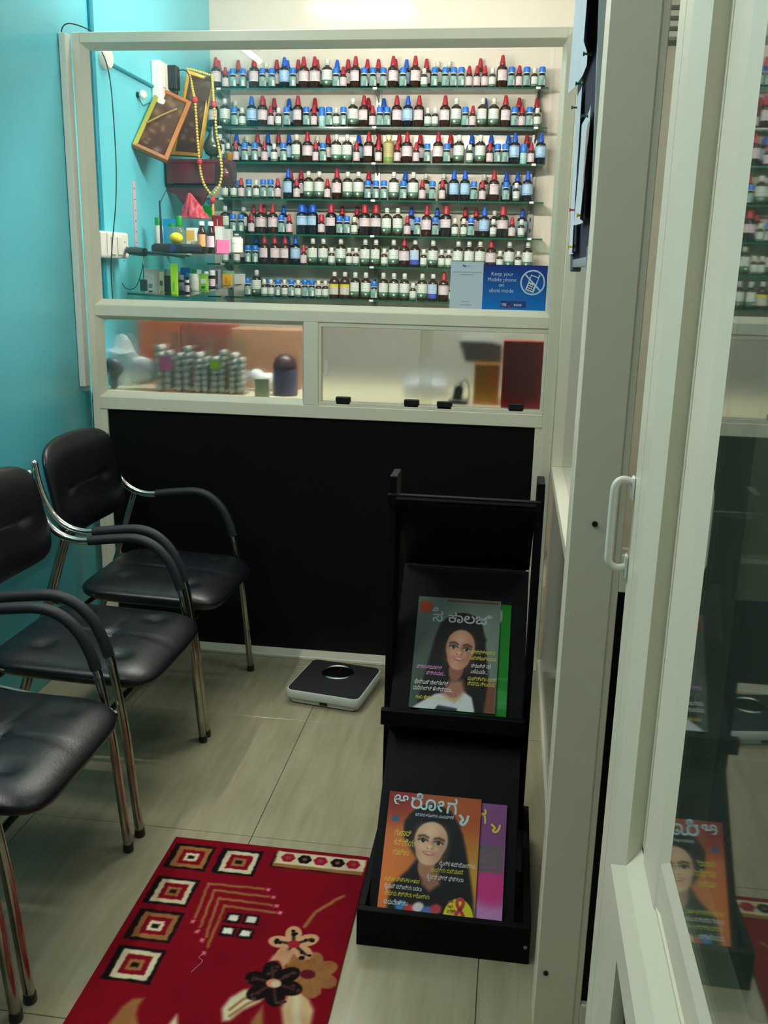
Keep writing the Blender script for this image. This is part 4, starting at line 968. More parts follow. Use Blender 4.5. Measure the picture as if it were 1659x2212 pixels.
tag(obj('lid_disc', MB().prism([(p.x + 0.03 * math.cos(k * PI / 10), p.z + 0.028 * math.sin(k * PI / 10)) for k in range(20)], 'y', 4.24, 4.25), col('vivid_green', (20, 190, 36), 0.4)), 'vivid green round lid standing between red bag and red carton', 'lid')
# red polythene bag hung under the altar bracket
p = at(421, 470, 4.0); vs = []; fs = []
rows_ = 14; segs = 40; rb2 = random.Random(5)
for i in range(rows_):
    v_ = i / (rows_ - 1); z = at(421, 472, 4.0).z + (at(421, 418, 4.0).z - at(421, 472, 4.0).z) * v_
    hwid = 0.052 * (1 - v_) ** 0.8 + 0.005; dep = 0.03 * (1 - v_) + 0.005
    for k in range(segs):
        a = 2 * PI * k / segs; j = 1 + 0.10 * math.sin(4 * a + 5 * v_) + 0.10 * math.sin(9 * a - 7 * v_) + 0.06 * rb2.uniform(-1, 1)
        vs.append((p.x + 0.006 - 0.022 * v_ + hwid * math.cos(a) * j, 3.985 + dep * math.sin(a) * j, z))
for i in range(rows_ - 1):
    for k in range(segs): fs.append((i * segs + k, i * segs + (k + 1) % segs, (i + 1) * segs + (k + 1) % segs, (i + 1) * segs + k))
fs.append(tuple(range(segs)))
tag(obj('plastic_bag', MB().add(vs, fs), col('red_polythene', (184, 60, 78), 0.3, bump=0.6, bscale=90, var=0.15, vscale=30), smooth=True), 'crumpled red polythene bag hanging below the prayer shelf bracket', 'bag')

# ------------------------------------------------------------------ counter behind the lower panes
CZ = 0.948
ct = thing('counter', 'cream counter behind the lower panes of the partition', 'counter', (-0.68, 3.5, 0))
obj('worktop', MB().box(-1.515, 0.145, 3.205, 3.72, CZ - 0.03, CZ), col('cream_laminate', (226, 220, 188), 0.35), ct, bevel=0.003)
for x0 in (-1.51, 0.125): obj('end_panel', MB().box(x0, x0 + 0.018, 3.22, 3.70, 0, CZ - 0.03), M['white_plastic'], ct)
obj('back_panel', MB().box(-1.49, 0.125, 3.68, 3.70, 0.3, CZ - 0.03), M['white_plastic'], ct)
ACR = glass_mat('clear_acrylic', (0.97, 0.985, 0.975), gain=1.2)
VIAL = col('white_vial', (226, 230, 226), 0.4)
bx = [(333, 373, 'leftmost'), (374, 413, 'second from left'), (416, 451, 'third from left'), (452, 489, 'fourth from left'), (491, 527, 'rightmost')]
vial0 = None
pins = {0: [(0, 5), (1, 5)], 1: [], 2: [], 3: [], 4: []}
for bi, (x0, x1, nm) in enumerate(bx):
    a = at(x0, 835, 3.25); b = at(x1, 835, 3.25); w_ = b.x - a.x; top = at(x0, 715 + bi * 4, 3.25).z
    t = thing('acrylic_box', f'clear acrylic box of vials on the counter, {nm} of the five', 'box', ((a.x + b.x) / 2, 3.28, CZ), 'clear boxes behind the etched pane')
    for nm2, mbx in (('front_wall', (a.x, b.x, 3.245, 3.247)), ('rear_wall', (a.x, b.x, 3.318, 3.32))):
        obj(nm2, MB().box(mbx[0], mbx[1], mbx[2], mbx[3], CZ + 0.0005, top), ACR, t)
    for x in (a.x, b.x - 0.002): obj('side_wall', MB().box(x, x + 0.002, 3.247, 3.318, CZ + 0.0005, top), ACR, t)
    obj('base', MB().box(a.x, b.x, 3.247, 3.318, CZ + 0.0005, CZ + 0.003), ACR, t)
    r = (w_ - 0.006) / 4
    for rowi in range(7):
        for c_ in range(2):
            if rowi >= 6 and (bi + c_) % 2: continue
            x = a.x + 0.003 + r * (1 + 2 * c_); z = CZ + 0.004 + r * 0.72 + rowi * r * 1.46 + (0.004 if c_ else 0)
            if vial0 is None:
                vial0 = thing('plastic_vial', '', 'vial')
                obj('vial_body', MB().lathe([(0, -0.03), (r * 0.66, -0.03), (r * 0.70, -0.022), (r * 0.70, 0.03), (0, 0.03)], 12, mtx=Matrix.Rotation(PI / 2, 3, 'X')), VIAL, vial0, smooth=True)
                obj('vial_cap', MB().lathe([(r * 0.60, 0), (r * 0.58, 0.004), (0, 0.005)], 12, (0, -0.030, 0), mtx=Matrix.Rotation(PI / 2, 3, 'X')), M['white_plastic'], vial0, smooth=True)
                v = vial0
            else: v = copy_tree(vial0)
            v.location = (x, 3.283, z); v['label'] = f'white vial in {nm} acrylic box, {NTH[rowi]} from bottom, {["left", "right"][c_]} column'; v['group'] = f'vials in the {nm} acrylic box'
def lump(name, label, c, rx, ry, rz, m, cat, seed, amp=0.22, group=None):
    mb = MB().ball(c, rx, ry, rz, 16, 11); rr = random.Random(seed)
    ph = [(rr.uniform(20, 60), rr.uniform(0, 6)) for _ in range(6)]
    vs = []
    for p_ in mb.v:
        d = Vector(p_) - Vector(c)
        k_ = 1 + amp * (math.sin(ph[0][0] * p_[0] + ph[0][1]) * math.sin(ph[1][0] * p_[2] + ph[1][1]) + 0.6 * math.sin(ph[2][0] * 1.7 * p_[1] + ph[3][1] + ph[4][0] * 1.5 * p_[2]))
        q = Vector(c) + d * k_; q.z = max(q.z, c[2] - rz); vs.append(tuple(q))
    mb.v = vs
    return tag(obj(name, mb, m, smooth=True), label, cat, group)
BAG = col('white_polythene', (226, 230, 232), 0.3)
for (x, y, Y, rx, rz, m, nm, sd) in ((262, 740, 3.395, 0.06, 0.085, BAG, 'big crumpled white polythene bag at the left end of the counter', 2), (305, 800, 3.29, 0.045, 0.06, BAG, 'crumpled white polythene bag left of the clear boxes', 3), (246, 815, 3.28, 0.035, 0.055, col('grey_polythene', (90, 98, 106), 0.3), 'dark grey polythene bag in the left corner of the counter', 4), (568, 800, 3.40, 0.050, 0.045, BAG, 'crumpled white polythene bag right of the clear boxes', 6)):
    p = at(x, y, Y); lump('plastic_bag', nm, (p.x, Y, CZ + rz + 0.001), rx, 0.030, rz, m, 'bag', sd, 0.34)
def cbox(name, label, x0, x1, y0, y1, Y, dp, m, cat='carton', yaw=0.0):
    a = at(x0, y1, Y); b = at(x1, y1, Y); zt = at((x0 + x1) / 2, y0, Y).z
    t = thing(name, label, cat, ((a.x + b.x) / 2, Y, CZ))
    mt = Matrix.Translation(Vector(((a.x + b.x) / 2, Y, CZ + 0.0005))) @ Matrix.Rotation(yaw, 4, 'Z'); w_ = (b.x - a.x)
    obj('carton_body', MB().box(-w_ / 2, w_ / 2, 0, dp, 0, zt - CZ, mt), m, t, bevel=0.002)
    obj('top_flap', MB().box(-w_ / 2 + 0.004, w_ / 2 - 0.004, 0.004, dp - 0.004, zt - CZ, zt - CZ + 0.0015, mt), m, t)
    return t
cbox('carton', 'orange brown carton behind the left clear boxes', 304, 392, 694, 845, 3.45, 0.12, col('orange_card', (206, 98, 56), 0.6))
cbox('carton', 'dull red brown carton behind the right clear boxes', 395, 500, 700, 845, 3.45, 0.12, col('red_card', (150, 74, 62), 0.6))
cbox('carton', 'long buff carton behind the dark round jar', 502, 648, 712, 845, 3.46, 0.12, col('buff_card', (170, 126, 96), 0.6))
for (x0, x1, y0, y1, m_, lb_) in ((345, 371, 771, 800, PNK, 'pink slip stuck on the front of the leftmost clear box'), (454, 474, 780, 797, LIME, 'lime green slip stuck on the fourth clear box')):
    a = at(x0, y1, 3.2448); b = at(x1, y0, 3.2448)
    tag(obj('paper_slip', MB().box(a.x, b.x, 3.2441, 3.2449, a.z, b.z), m_), lb_, 'paper') 
cbox('packet', 'small cream packet with green picture near the pane', 550, 581, 818, 862, 3.22, 0.012, col('cream_packet', (176, 184, 150), 0.5), 'packet')
p = at(615, 850, 3.29)
dj = thing('jar', 'dark violet round topped jar at the right of etched pane', 'jar', (p.x, 3.30, CZ))
obj('body', MB().lathe([(0, 0.0005), (0.042, 0.0005), (0.046, 0.004), (0.046, 0.085), (0.043, 0.10)], 18, (p.x, 3.30, CZ)), col('violet_jar', (78, 74, 104), 0.3), dj, smooth=True)
obj('lid', MB().lathe([(0.046, 0.10), (0.044, 0.115), (0.034, 0.135), (0.018, 0.147), (0, 0.15)], 18, (p.x, 3.30, CZ)), col('maroon_lid', (62, 34, 42), 0.35), dj, smooth=True)
# behind the sliding hatch
cbox('folder', 'red plastic folder standing against the sliding hatch', 1080, 1177, 737, 892, 3.205, 0.02, col('red_folder', (196, 22, 46), 0.35, bump=0.1, bscale=20), 'folder')
cbox('carton', 'tall yellow carton beside the red folder', 1020, 1076, 786, 890, 3.25, 0.08, col('yellow_card', (190, 140, 50), 0.55), 'carton')
PM = at(1040, 785, 3.28)
card_top = max((o.matrix_world @ Vector(c)).z for o in bpy.data.objects if o.name.startswith('carton_body') for c in [(0, 0, 0)]) if False else 0
tag(obj('machine_lid', MB().prism([(PM.x - 0.058, 1.092), (PM.x + 0.07, 1.092), (PM.x + 0.07, 1.160), (PM.x + 0.03, 1.172), (PM.x - 0.085, 1.172)], 'y', 3.262, 3.46), col('grey_machine', (120, 128, 130), 0.5), bevel=0.006), 'grey slanted machine lid resting on the yellow carton', 'machine')
zml = bpy.data.objects['machine_lid']
st = thing('stapler', 'black stapler and curled lead beside the yellow carton', 'stapler', at(990, 880, 3.25))
p = at(990, 882, 3.25)
obj('base', MB().box(p.x - 0.035, p.x + 0.03, 3.23, 3.27, CZ + 0.0005, CZ + 0.018), BLK, st, bevel=0.004)
obj('upright', MB().prism([(p.x - 0.022, CZ + 0.016), (p.x + 0.012, CZ + 0.016), (p.x + 0.016, CZ + 0.055), (p.x + 0.004, CZ + 0.072), (p.x - 0.014, CZ + 0.068)], 'y', 3.232, 3.268), BLK, st, bevel=0.004)
obj('lead', MB().tube(smooth_path([(p.x + 0.006, 3.25, CZ + 0.07), (p.x + 0.014, 3.25, CZ + 0.082), (p.x + 0.028, 3.25, CZ + 0.078), (p.x + 0.035, 3.25, CZ + 0.045), (p.x + 0.033, 3.25, CZ + 0.005)]), 0.0025, 6), BLK, st, smooth=True)
tag(obj('paper_pile', MB().box(-0.39, -0.24, 3.36, 3.56, CZ + 0.0005, CZ + 0.05), M['paper'], bevel=0.002), 'white paper pile behind the sliding hatch', 'paper')

lc = thing('added_grey_cabinet', 'made-up low grey cabinet that darkens the view through the hatch', 'cabinet', (-0.7, 4.45, 0))  # cabinet added so the upper part of the hatch view turns darker
obj('carcass', MB().box(-1.515, 0.145, 4.36, 4.675, 0, 1.10), col('added_cabinet_grey', (128, 130, 122), 0.5), lc, bevel=0.003)
for k in range(3):
    dd = obj('door', MB().box(-1.50 + k * 0.55, -0.97 + k * 0.55, 4.345, 4.36, 0.06, 1.06), col('added_cabinet_door_grey', (140, 142, 134), 0.45), lc, bevel=0.002)
    obj('door_knob', MB().ball((-1.02 + k * 0.55, 4.335, 0.6), 0.012, seg=10, rings=6), M['steel'], dd, smooth=True)

# ------------------------------------------------------------------ visitor chairs
LEA = mat('black_leatherette', (14, 17, 23), 0.34, spec=0.45, bump=0.12, bscale=220, var=0.15, vscale=6)
PAD = mat('black_rubber_pad', (20, 25, 33), 0.6, bump=0.05, bscale=200)
def cushion(a, b, zt, zb, put, n=4.0, rings=22, seg=64, tuft=(), seams=()):
    """pillow with superellipse outline a x b; put(u, v, h) -> point; h>0 front/top side, h<0 back"""
    vs = []; fs = []
    for side in (1, -1):
        for i in range(rings + 1):
            s = math.sin(PI / 2 * i / rings)
            for k in range(seg):
                t = 2 * PI * k / seg; c, q = math.cos(t), math.sin(t)
                R_ = (abs(c) ** n + abs(q) ** n) ** (-1 / n)
                u, v = s * R_ * c, s * R_ * q
                h = (1 - s ** 5) ** 0.5 if s < 1 else 0
                hh = (zt if side > 0 else -zb) * h
                if side > 0:
                    for (tu, tv) in tuft: hh -= zt * 0.42 * math.exp(-((u - tu) ** 2 + (v - tv) ** 2) / 0.010)
                    for (ax_, pos) in seams: hh -= zt * 0.10 * math.exp(-(((u if ax_ == 'u' else v) - pos) ** 2) / 0.0009) * h
                vs.append(put(u * a, v * b, hh))
    m = (rings + 1) * seg
    for sd in (0, 1):
        for i in range(rings):
            for k in range(seg):
                k2 = (k + 1) % seg; o = sd * m
                fs.append((o + i * seg + k, o + i * seg + k2, o + (i + 1) * seg + k2, o + (i + 1) * seg + k))
    return MB().add(vs, fs)
X0 = -1.15
ch = thing('visitor_chair', '', 'chair', (X0, 0, 0))
tuf = [(-0.45, -0.5), (-0.45, 0.5), (0.15, 0.0), (0.5, -0.55), (0.5, 0.55)]
seat = cushion(0.224, 0.226, 0.030, 0.042, lambda u, v, h: (-1.062 + u, v, 0.418 + 0.006 * (-u / 0.22) + h - 0.03 * max(0, (u - 0.12) / 0.1) ** 2 * 0.5), 6.0, tuft=[(x, y) for x, y in tuf], seams=[('u', 0.15), ('v', 0.0)])
obj('seat', seat, LEA, ch, smooth=True)
def backput(u, v, h):
    z = 0.712 + v + 0.014 * (1 - (u / 0.236) ** 2) * (1 if v > 0 else -0.2) * abs(v) / 0.13
    x = -1.318 - 0.21 * v + 0.030 * (u / 0.236) ** 2 + h - 0.034
    return (x, u, z)
back = cushion(0.233, 0.138, 0.024, 0.024, backput, 5.5, tuft=[(-0.5, 0.0), (0.5, 0.0)], seams=[('v', 0.02)])
obj('backrest', back, LEA, ch, smooth=True)
arm = [(-1.366, .812), (-1.360, .77), (-1.345, .715), (-1.318, .665), (-1.28, .634), (-1.235, .621), (-1.19, .622), (-1.12, .632), (-1.05, .637), (-1.0, .621), (-.96, .583), (-.935, .533), (-.917, .47)]
leg = [(-.917, .47), (-.904, .39), (-.889, .27), (-.868, .014)]
CH = M['chrome']
LEGM = mat('worn_chrome_leg', (170, 166, 156), 0.2, metal=1.0, var=0.25, vscale=18)
for sgn in (-1, 1):
    y = 0.245 * sgn
    P3 = lambda L: [(x, y, z) for x, z in L]
    obj('arm_tube', MB().tube(smooth_path(P3(arm), 5), 0.0112, 12), CH, ch, smooth=True)
    obj('front_leg', MB().tube(smooth_path(P3(leg), 4), 0.0112, 12), LEGM, ch, smooth=True)
    pad = [(-1.195, .622), (-1.12, .632), (-1.05, .637), (-1.0, .621), (-.96, .583), (-.935, .533), (-.922, .49)]
    obj('arm_pad', MB().tube(smooth_path(P3(pad), 5), 0.0142, 12), PAD, ch, smooth=True)
    obj('rear_leg', MB().tube(P3([(-1.272, .622), (-1.30, .54), (-1.335, .43), (-1.478, .014)]), 0.0105, 12), LEGM, ch, smooth=True)
    obj('foot_cap', MB().lathe([(0.0125, 0.0), (0.0135, 0.003), (0.0125, 0.020), (0, 0.020)], 12, (-.8672, y, 0)), M['black_plastic'], ch, smooth=True)
    obj('foot_cap', MB().lathe([(0.0118, 0.0), (0.0128, 0.003), (0.0118, 0.020), (0, 0.020)], 12, (-1.478, y, 0)), M['black_plastic'], ch, smooth=True)
    obj('side_rail', MB().tube([(-.896, y, .335), (-1.345, y, .40)], 0.008, 8), LEGM, ch, smooth=True)
    obj('back_post_cap', MB().ball((-1.3665, y, .815), 0.0115, seg=10, rings=6), CH, ch, smooth=True)
for x, z in ((-.93, .342), (-1.25, .385)): obj('cross_bar', MB().tube([(x, -0.24, z), (x, 0.24, z)], 0.0085, 8), LEGM, ch, smooth=True)
for k, (yc, rot, lab) in enumerate(((2.724, 0.0, 'black leatherette visitor chair standing against the black partition panel'), (2.200, 0.0, 'black leatherette visitor chair, second in row from the partition'), (1.642, 0.012, 'black leatherette visitor chair, third in row, cut by left image edge'), (1.108, 0.0, 'black leatherette visitor chair nearest the camera, only its front leg showing'))):
    c = ch if k == 0 else copy_tree(ch)
    c.scale = (1, 1, (1.018, 0.99, 0.978, 0.98)[k]); c.location = (X0, yc, 0); c.rotation_euler = (0, 0, rot); c['label'] = lab; c['group'] = 'visitor chairs along the turquoise wall'

# ------------------------------------------------------------------ weighing scale
sc = thing('weighing_scale', 'white bathroom scale with black mat and round chrome dial on tiles', 'scale', (-0.538, 2.85, 0))
mt = Matrix.Translation((-0.538, 2.85, 0)) @ Matrix.Rotation(math.radians(-9), 4, 'Z')
def rrect(a, b, r, n=6):
    out = []
    for cx, cy, a0 in ((a - r, b - r, 0), (-a + r, b - r, PI / 2), (-a + r, -b + r, PI), (a - r, -b + r, 1.5 * PI)):
        for k in range(n + 1):
            t = a0 + PI / 2 * k / n; out.append((cx + r * math.cos(t), cy + r * math.sin(t)))
    return out
def loft(layers, mtx):
    n = len(layers[0][0]); vs = []; fs = []
    for pl, z in layers: vs += [mtx @ Vector((x, y, z)) for x, y in pl]
    for i in range(len(layers) - 1):
        for k in range(n): fs.append((i * n + k, i * n + (k + 1) % n, (i + 1) * n + (k + 1) % n, (i + 1) * n + k))
    fs.append(tuple(range(n - 1, -1, -1))); fs.append(tuple((len(layers) - 1) * n + k for k in range(n)))
    return MB().add(vs, fs)
SW = col('scale_white', (206, 214, 206), 0.4)
obj('base', loft([(rrect(.112, .114, .02), 0.0), (rrect(.120, .122, .022), 0.006), (rrect(.122, .124, .022), 0.022)], mt), SW, sc, smooth=True)
obj('platform', loft([(rrect(.128, .130, .022), 0.0225), (rrect(.130, .132, .024), 0.026), (rrect(.130, .132, .024), 0.044), (rrect(.127, .129, .022), 0.050)], mt), SW, sc, smooth=True)
obj('mat', loft([(rrect(.1245, .1265, .02), 0.0495), (rrect(.1235, .1255, .02), 0.0525)], mt), col('black_scale_mat', (20, 22, 26), 0.6, bump=0.3, bscale=500), sc)
dc = mt.inverted() @ Vector((-0.536, 2.893, 0))
obj('dial_ring', MB().lathe([(0.056, 0.0515), (0.056, 0.055), (0.0525, 0.0575), (0.049, 0.055), (0.049, 0.0515)], 32, tuple(mt @ Vector((dc.x, dc.y, 0)))), CH, sc, smooth=True)
obj('dial_face', MB().lathe([(0.0495, 0.0535), (0, 0.0535)], 32, tuple(mt @ Vector((dc.x, dc.y, 0)))), col('dial_grey', (92, 98, 100), 0.3, metal=0.3), sc)
obj('dial_glass', MB().lathe([(0.049, 0.055), (0.044, 0.058), (0.03, 0.0605), (0, 0.0615)], 32, tuple(mt @ Vector((dc.x, dc.y, 0)))), M['glass'], sc, smooth=True)
obj('dial_pointer', MB().box(-0.0012, 0.0012, 0.0, 0.044, 0.0538, 0.0544, mt @ Matrix.Translation((dc.x, dc.y, 0))), col('pointer_red', (120, 40, 36), 0.5), sc)
obj('zero_slot', MB().box(-0.014, 0.014, -0.1335, -0.126, 0.008, 0.020, mt @ Matrix.Translation((0.004, 0.009, 0))), M['black_plastic'], sc, bevel=0.001)

# ------------------------------------------------------------------ rug
RW, RL = 0.492, 0.80
P_ = Paint(246, RL / RW, (116, 5, 22))
def rx(u, v): return (u / 1000 / RW, (RL - v / 1000) / RW)
RED_, BLKc, CRM, TAN, PINK = (116, 5, 22), (16, 11, 11), (206, 198, 164), (146, 100, 58), (214, 120, 140)
rr = random.Random(11)
def rq(u0, u1, v0, v1, c, j=1.6):
    pts = []
    for (a, b) in (((u0, v0), (u1, v0)), ((u1, v0), (u1, v1)), ((u1, v1), (u0, v1)), ((u0, v1), (u0, v0))):
        n = 9
        for k in range(n):
            t = k / n; pts.append(rx(a[0] + (b[0] - a[0]) * t + rr.uniform(-j, j), a[1] + (b[1] - a[1]) * t + rr.uniform(-j, j)))
    P_.poly(pts, c, soft=0.004)
def sq(u, v, kind):
    w_, h_ = 103, 97
    rq(u, u + w_, v, v + h_, BLKc)
    rq(u + 14, u + w_ - 8, v + 9, v + h_ - 8, TAN if kind else CRM)
    rq(u + 27, u + w_ - 20, v + 22, v + h_ - 21, RED_)
    rq(u + 38, u + w_ - 32, v + 34, v + h_ - 32, CRM if kind else TAN)
    rq(u + 46, u + w_ - 41, v + 43, v + h_ - 41, BLKc)
for (u, v, k) in ((12, 25, 1), (131, 25, 0), (14, 154, 0), (18, 270, 1), (20, 387, 0), (20, 640, 1)): sq(u, v, k)
rq(262, 482, 17, 78, BLKc); rq(266, 486, 16, 75, TAN); rq(270, 486, 15, 62, CRM)
for k, u in enumerate((298, 339, 378, 420, 458)):
    c = BLKc if k % 2 else (150, 20, 44)
    for a in range(6): P_.ell(*rx(u + 9 * math.cos(a * PI / 3), 37 + 9 * math.sin(a * PI / 3)), 0.017, 0.017, c, soft=0.3)
    P_.ell(*rx(u, 37), 0.012, 0.012, (120, 80, 60), soft=0.4)
for i, (c, re, de) in enumerate((((140, 163), (270, 160), (147, 280)), ((161, 184), (289, 185), (168, 306)), ((179, 209), (303, 212), (190, 333)), ((199, 231), (316, 235), (204, 364)))):
    jl = lambda a, b: [rx(a[0] + (b[0] - a[0]) * t / 12 + rr.uniform(-1.5, 1.5), a[1] + (b[1] - a[1]) * t / 12 + rr.uniform(-1.5, 1.5)) for t in range(13)]
    P_.line(jl(c, re), 0.0075, TAN, 0.006); P_.line(jl(c, de), 0.0065, TAN, 0.006)
for (u, v) in ((281, 161), (300, 185), (314, 213), (327, 234), (147, 293), (167, 321), (186, 346), (202, 382)): rq(u - 4, u + 4, v - 5, v + 5, PINK)
for (u, v) in ((231, 267), (271, 266), (231, 309), (271, 310)): rq(u - 18, u + 17, v - 16, v + 16, BLKc); rq(u - 11, u + 10, v - 9, v + 9, (226, 222, 210))
P_.line([rx(*p) for p in ((456, 155), (440, 170), (433, 182), (418, 200), (405, 218), (398, 240), (391, 268))], 0.009, TAN, 0.006)
def flower(u, v, r, petals, c, c2, core, rot=0.0):
    for k in range(petals):
        a = rot + 2 * PI * k / petals
        P_.ell(*rx(u + r * .62 * math.cos(a), v + r * .62 * math.sin(a)), r * .5 / 1000 / RW, r * .36 / 1000 / RW, c, rot=-a, soft=0.18)
        for q_ in range(5):
            b_ = a + rr.uniform(-.3, .3); d_ = r * rr.uniform(.5, .98)
            P_.ell(*rx(u + d_ * math.cos(b_), v + d_ * math.sin(b_)), rr.uniform(3, 7) / 1000 / RW, rr.uniform(3, 6) / 1000 / RW, c if q_ % 2 else c2, 0, .4)
        P_.line([rx(u + r * .25 * math.cos(a), v + r * .25 * math.sin(a)), rx(u + r * .8 * math.cos(a), v + r * .8 * math.sin(a))], 0.006, c2, 0.006)
    P_.ell(*rx(u, v), r * .27 / 1000 / RW, r * .22 / 1000 / RW, core, soft=0.25)
CRM2 = (200, 170, 128)
P_.poly([rx(*p) for p in ((295, 550), (284, 520), (292, 490), (312, 466), (345, 456), (360, 470), (352, 492), (325, 518), (308, 546))], CRM, 0.01)
P_.line([rx(300, 520), rx(318, 490), rx(348, 470)], 0.006, TAN, 0.006); P_.line([rx(305, 535), rx(330, 500), rx(352, 482)], 0.006, TAN, 0.006)
P_.poly([rx(*p) for p in ((402, 460), (396, 500), (410, 540), (440, 560), (462, 530), (460, 495), (445, 470), (424, 452))], CRM2, 0.01)
P_.line([rx(420, 470), rx(428, 510), rx(440, 545)], 0.013, CRM, 0.01)
flower(428, 405, 58, 7, TAN, (140, 92, 52), (90, 16, 36), 0.3)
flower(380, 325, 50, 5, (196, 150, 112), BLKc, (150, 30, 46), 0.7)
P_.poly([rx(*p) for p in ((372, 340), (345, 365), (341, 385), (360, 375), (374, 400), (384, 372))], (196, 150, 112), 0.008)
flower(366, 440, 55, 6, BLKc, (70, 44, 40), (210, 140, 110), 0.2); P_.ell(*rx(371, 441), 0.02, 0.018, CRM, soft=0.5)
P_.poly([rx(*p) for p in ((360, 500), (348, 540), (352, 590), (368, 600), (372, 540))], TAN, 0.01)
P_.poly([rx(*p) for p in ((127, 519), (106, 524), (94, 545), (86, 590), (100, 640), (142, 640), (146, 590), (128, 560), (124, 540))], TAN, 0.01)
P_.poly([rx(*p) for p in ((204, 548), (196, 580), (190, 640), (222, 640), (218, 580))], CRM, 0.01)
for k in range(240):   # uneven pile
    P_.ell(rr.random(), rr.random() * RL / RW, 0.05, 0.03, (60, 0, 10), rr.random() * 3, 1.4, 0.05)
rug = thing('rug', 'small red rug with square and flower pattern in front of the rack', 'rug', (-0.526, 1.555, 0))
RUGM = vcol_mat('rug_pile', 0.95, 0.1, bump=0.6, bscale=900)
obj('rug_backing', MB().box(-0.773, -0.279, 1.154, 1.957, 0.0005, 0.0065), col('rug_edge_red', (140, 12, 32), 0.95, bump=0.4, bscale=500), rug, bevel=0.002)
paint_mesh('woven_pile', P_.img, RUGM, rug, (-0.772, 1.155, 0.0075), (1, 0, 0), (0, 1, 0), RW, RL)
obj('loose_thread', MB().tube(smooth_path([(-0.568, 1.57, 0.010), (-0.575, 1.555, 0.012), (-0.565, 1.548, 0.010), (-0.572, 1.53, 0.009), (-0.578, 1.515, 0.009)]), 0.0005, 5), col('thread_pink', (220, 150, 170), 0.8), rug)

# ------------------------------------------------------------------ magazine rack
RK = mat('black_melamine', (8, 9, 11), 0.55, spec=0.1, bump=0.04, bscale=120)
rk = thing('magazine_rack', 'black wooden magazine rack with sloping trays beside the side partition', 'rack', (-0.08, 1.86, 0))
BX0, BX1 = -0.262, 0.104
obj('base_front', MB().box(BX0, BX1, 1.66, 1.676, 0.0, 0.088), RK, rk, bevel=0.0015)
obj('base_side', MB().box(BX0, BX0 + 0.016, 1.676, 2.12, 0.0, 0.088), RK, rk, bevel=0.0015)
obj('base_side', MB().box(BX1 - 0.016, BX1, 1.676, 2.12, 0.0, 0.088), RK, rk, bevel=0.0015)
obj('base_back', MB().box(BX0 + 0.016, BX1 - 0.016, 2.104, 2.12, 0.0, 0.088), RK, rk, bevel=0.0015)
obj('base_floor', MB().box(BX0 + 0.016, BX1 - 0.016, 1.676, 2.104, 0.03, 0.042), RK, rk)
obj('upright', MB().box(BX0, BX0 + 0.017, 2.035, 2.12, 0.088, 0.946), RK, rk, bevel=0.0015)
obj('upright', MB().box(0.071, 0.088, 2.035, 2.12, 0.088, 0.946), RK, rk, bevel=0.0015)
PX0, PX1 = BX0 + 0.018, 0.070
def slope(name, ya, za, yb, zb, th, x0=PX0, x1=PX1):
    d = Vector((0, yb - ya, zb - za)).normalized(); n = Vector((0, -d.z, d.y)) * th
    pts = [(ya, za), (yb, zb), (yb - n.y, zb - n.z), (ya - n.y, za - n.z)]
    return obj(name, MB().prism(pts, 'x', x0, x1), RK, rk, bevel=0.001)
def tray(b_, t_, gap, down, up):
    d = Vector((0, t_.y - b_.y, t_.z - b_.z)).normalized(); n = Vector((0, -d.z, d.y)) * gap
    a = Vector((0, b_.y, b_.z)) - n - d * down; e = Vector((0, t_.y, t_.z)) - n + d * up
    slope('sloped_tray', a.y, a.z, e.y, e.z, 0.010)
tray(at(882.6, 1527, 1.985), at(899.6, 1287, 2.165), 0.0135, 0.02, 0.09)
tray(at(814.7, 1959.7, 1.695), at(844.7, 1708.5, 1.875), 0.0135, 0.03, 0.16)
slope('apron_board', 2.02, 0.905, 2.228, 0.690, 0.010)
slope('apron_board', 1.962, 0.385, 2.06, 0.275, 0.010)
obj('front_lip', MB().box(BX0 + 0.004, 0.076, 1.944, 1.962, 0.372, 0.410), RK, rk, bevel=0.0015)
obj('front_lip', MB().box(BX0 - 0.002, 0.082, 2.018, 2.034, 0.885, 0.908), RK, rk, bevel=0.0015)
tag(obj('screw_cap', MB().prism([(0.0945 + 0.004 * math.cos(k * PI / 6), 0.042 + 0.004 * math.sin(k * PI / 6)) for k in range(12)], 'y', 1.6585, 1.6602), M['steel'], rk), 'silver screw cap')

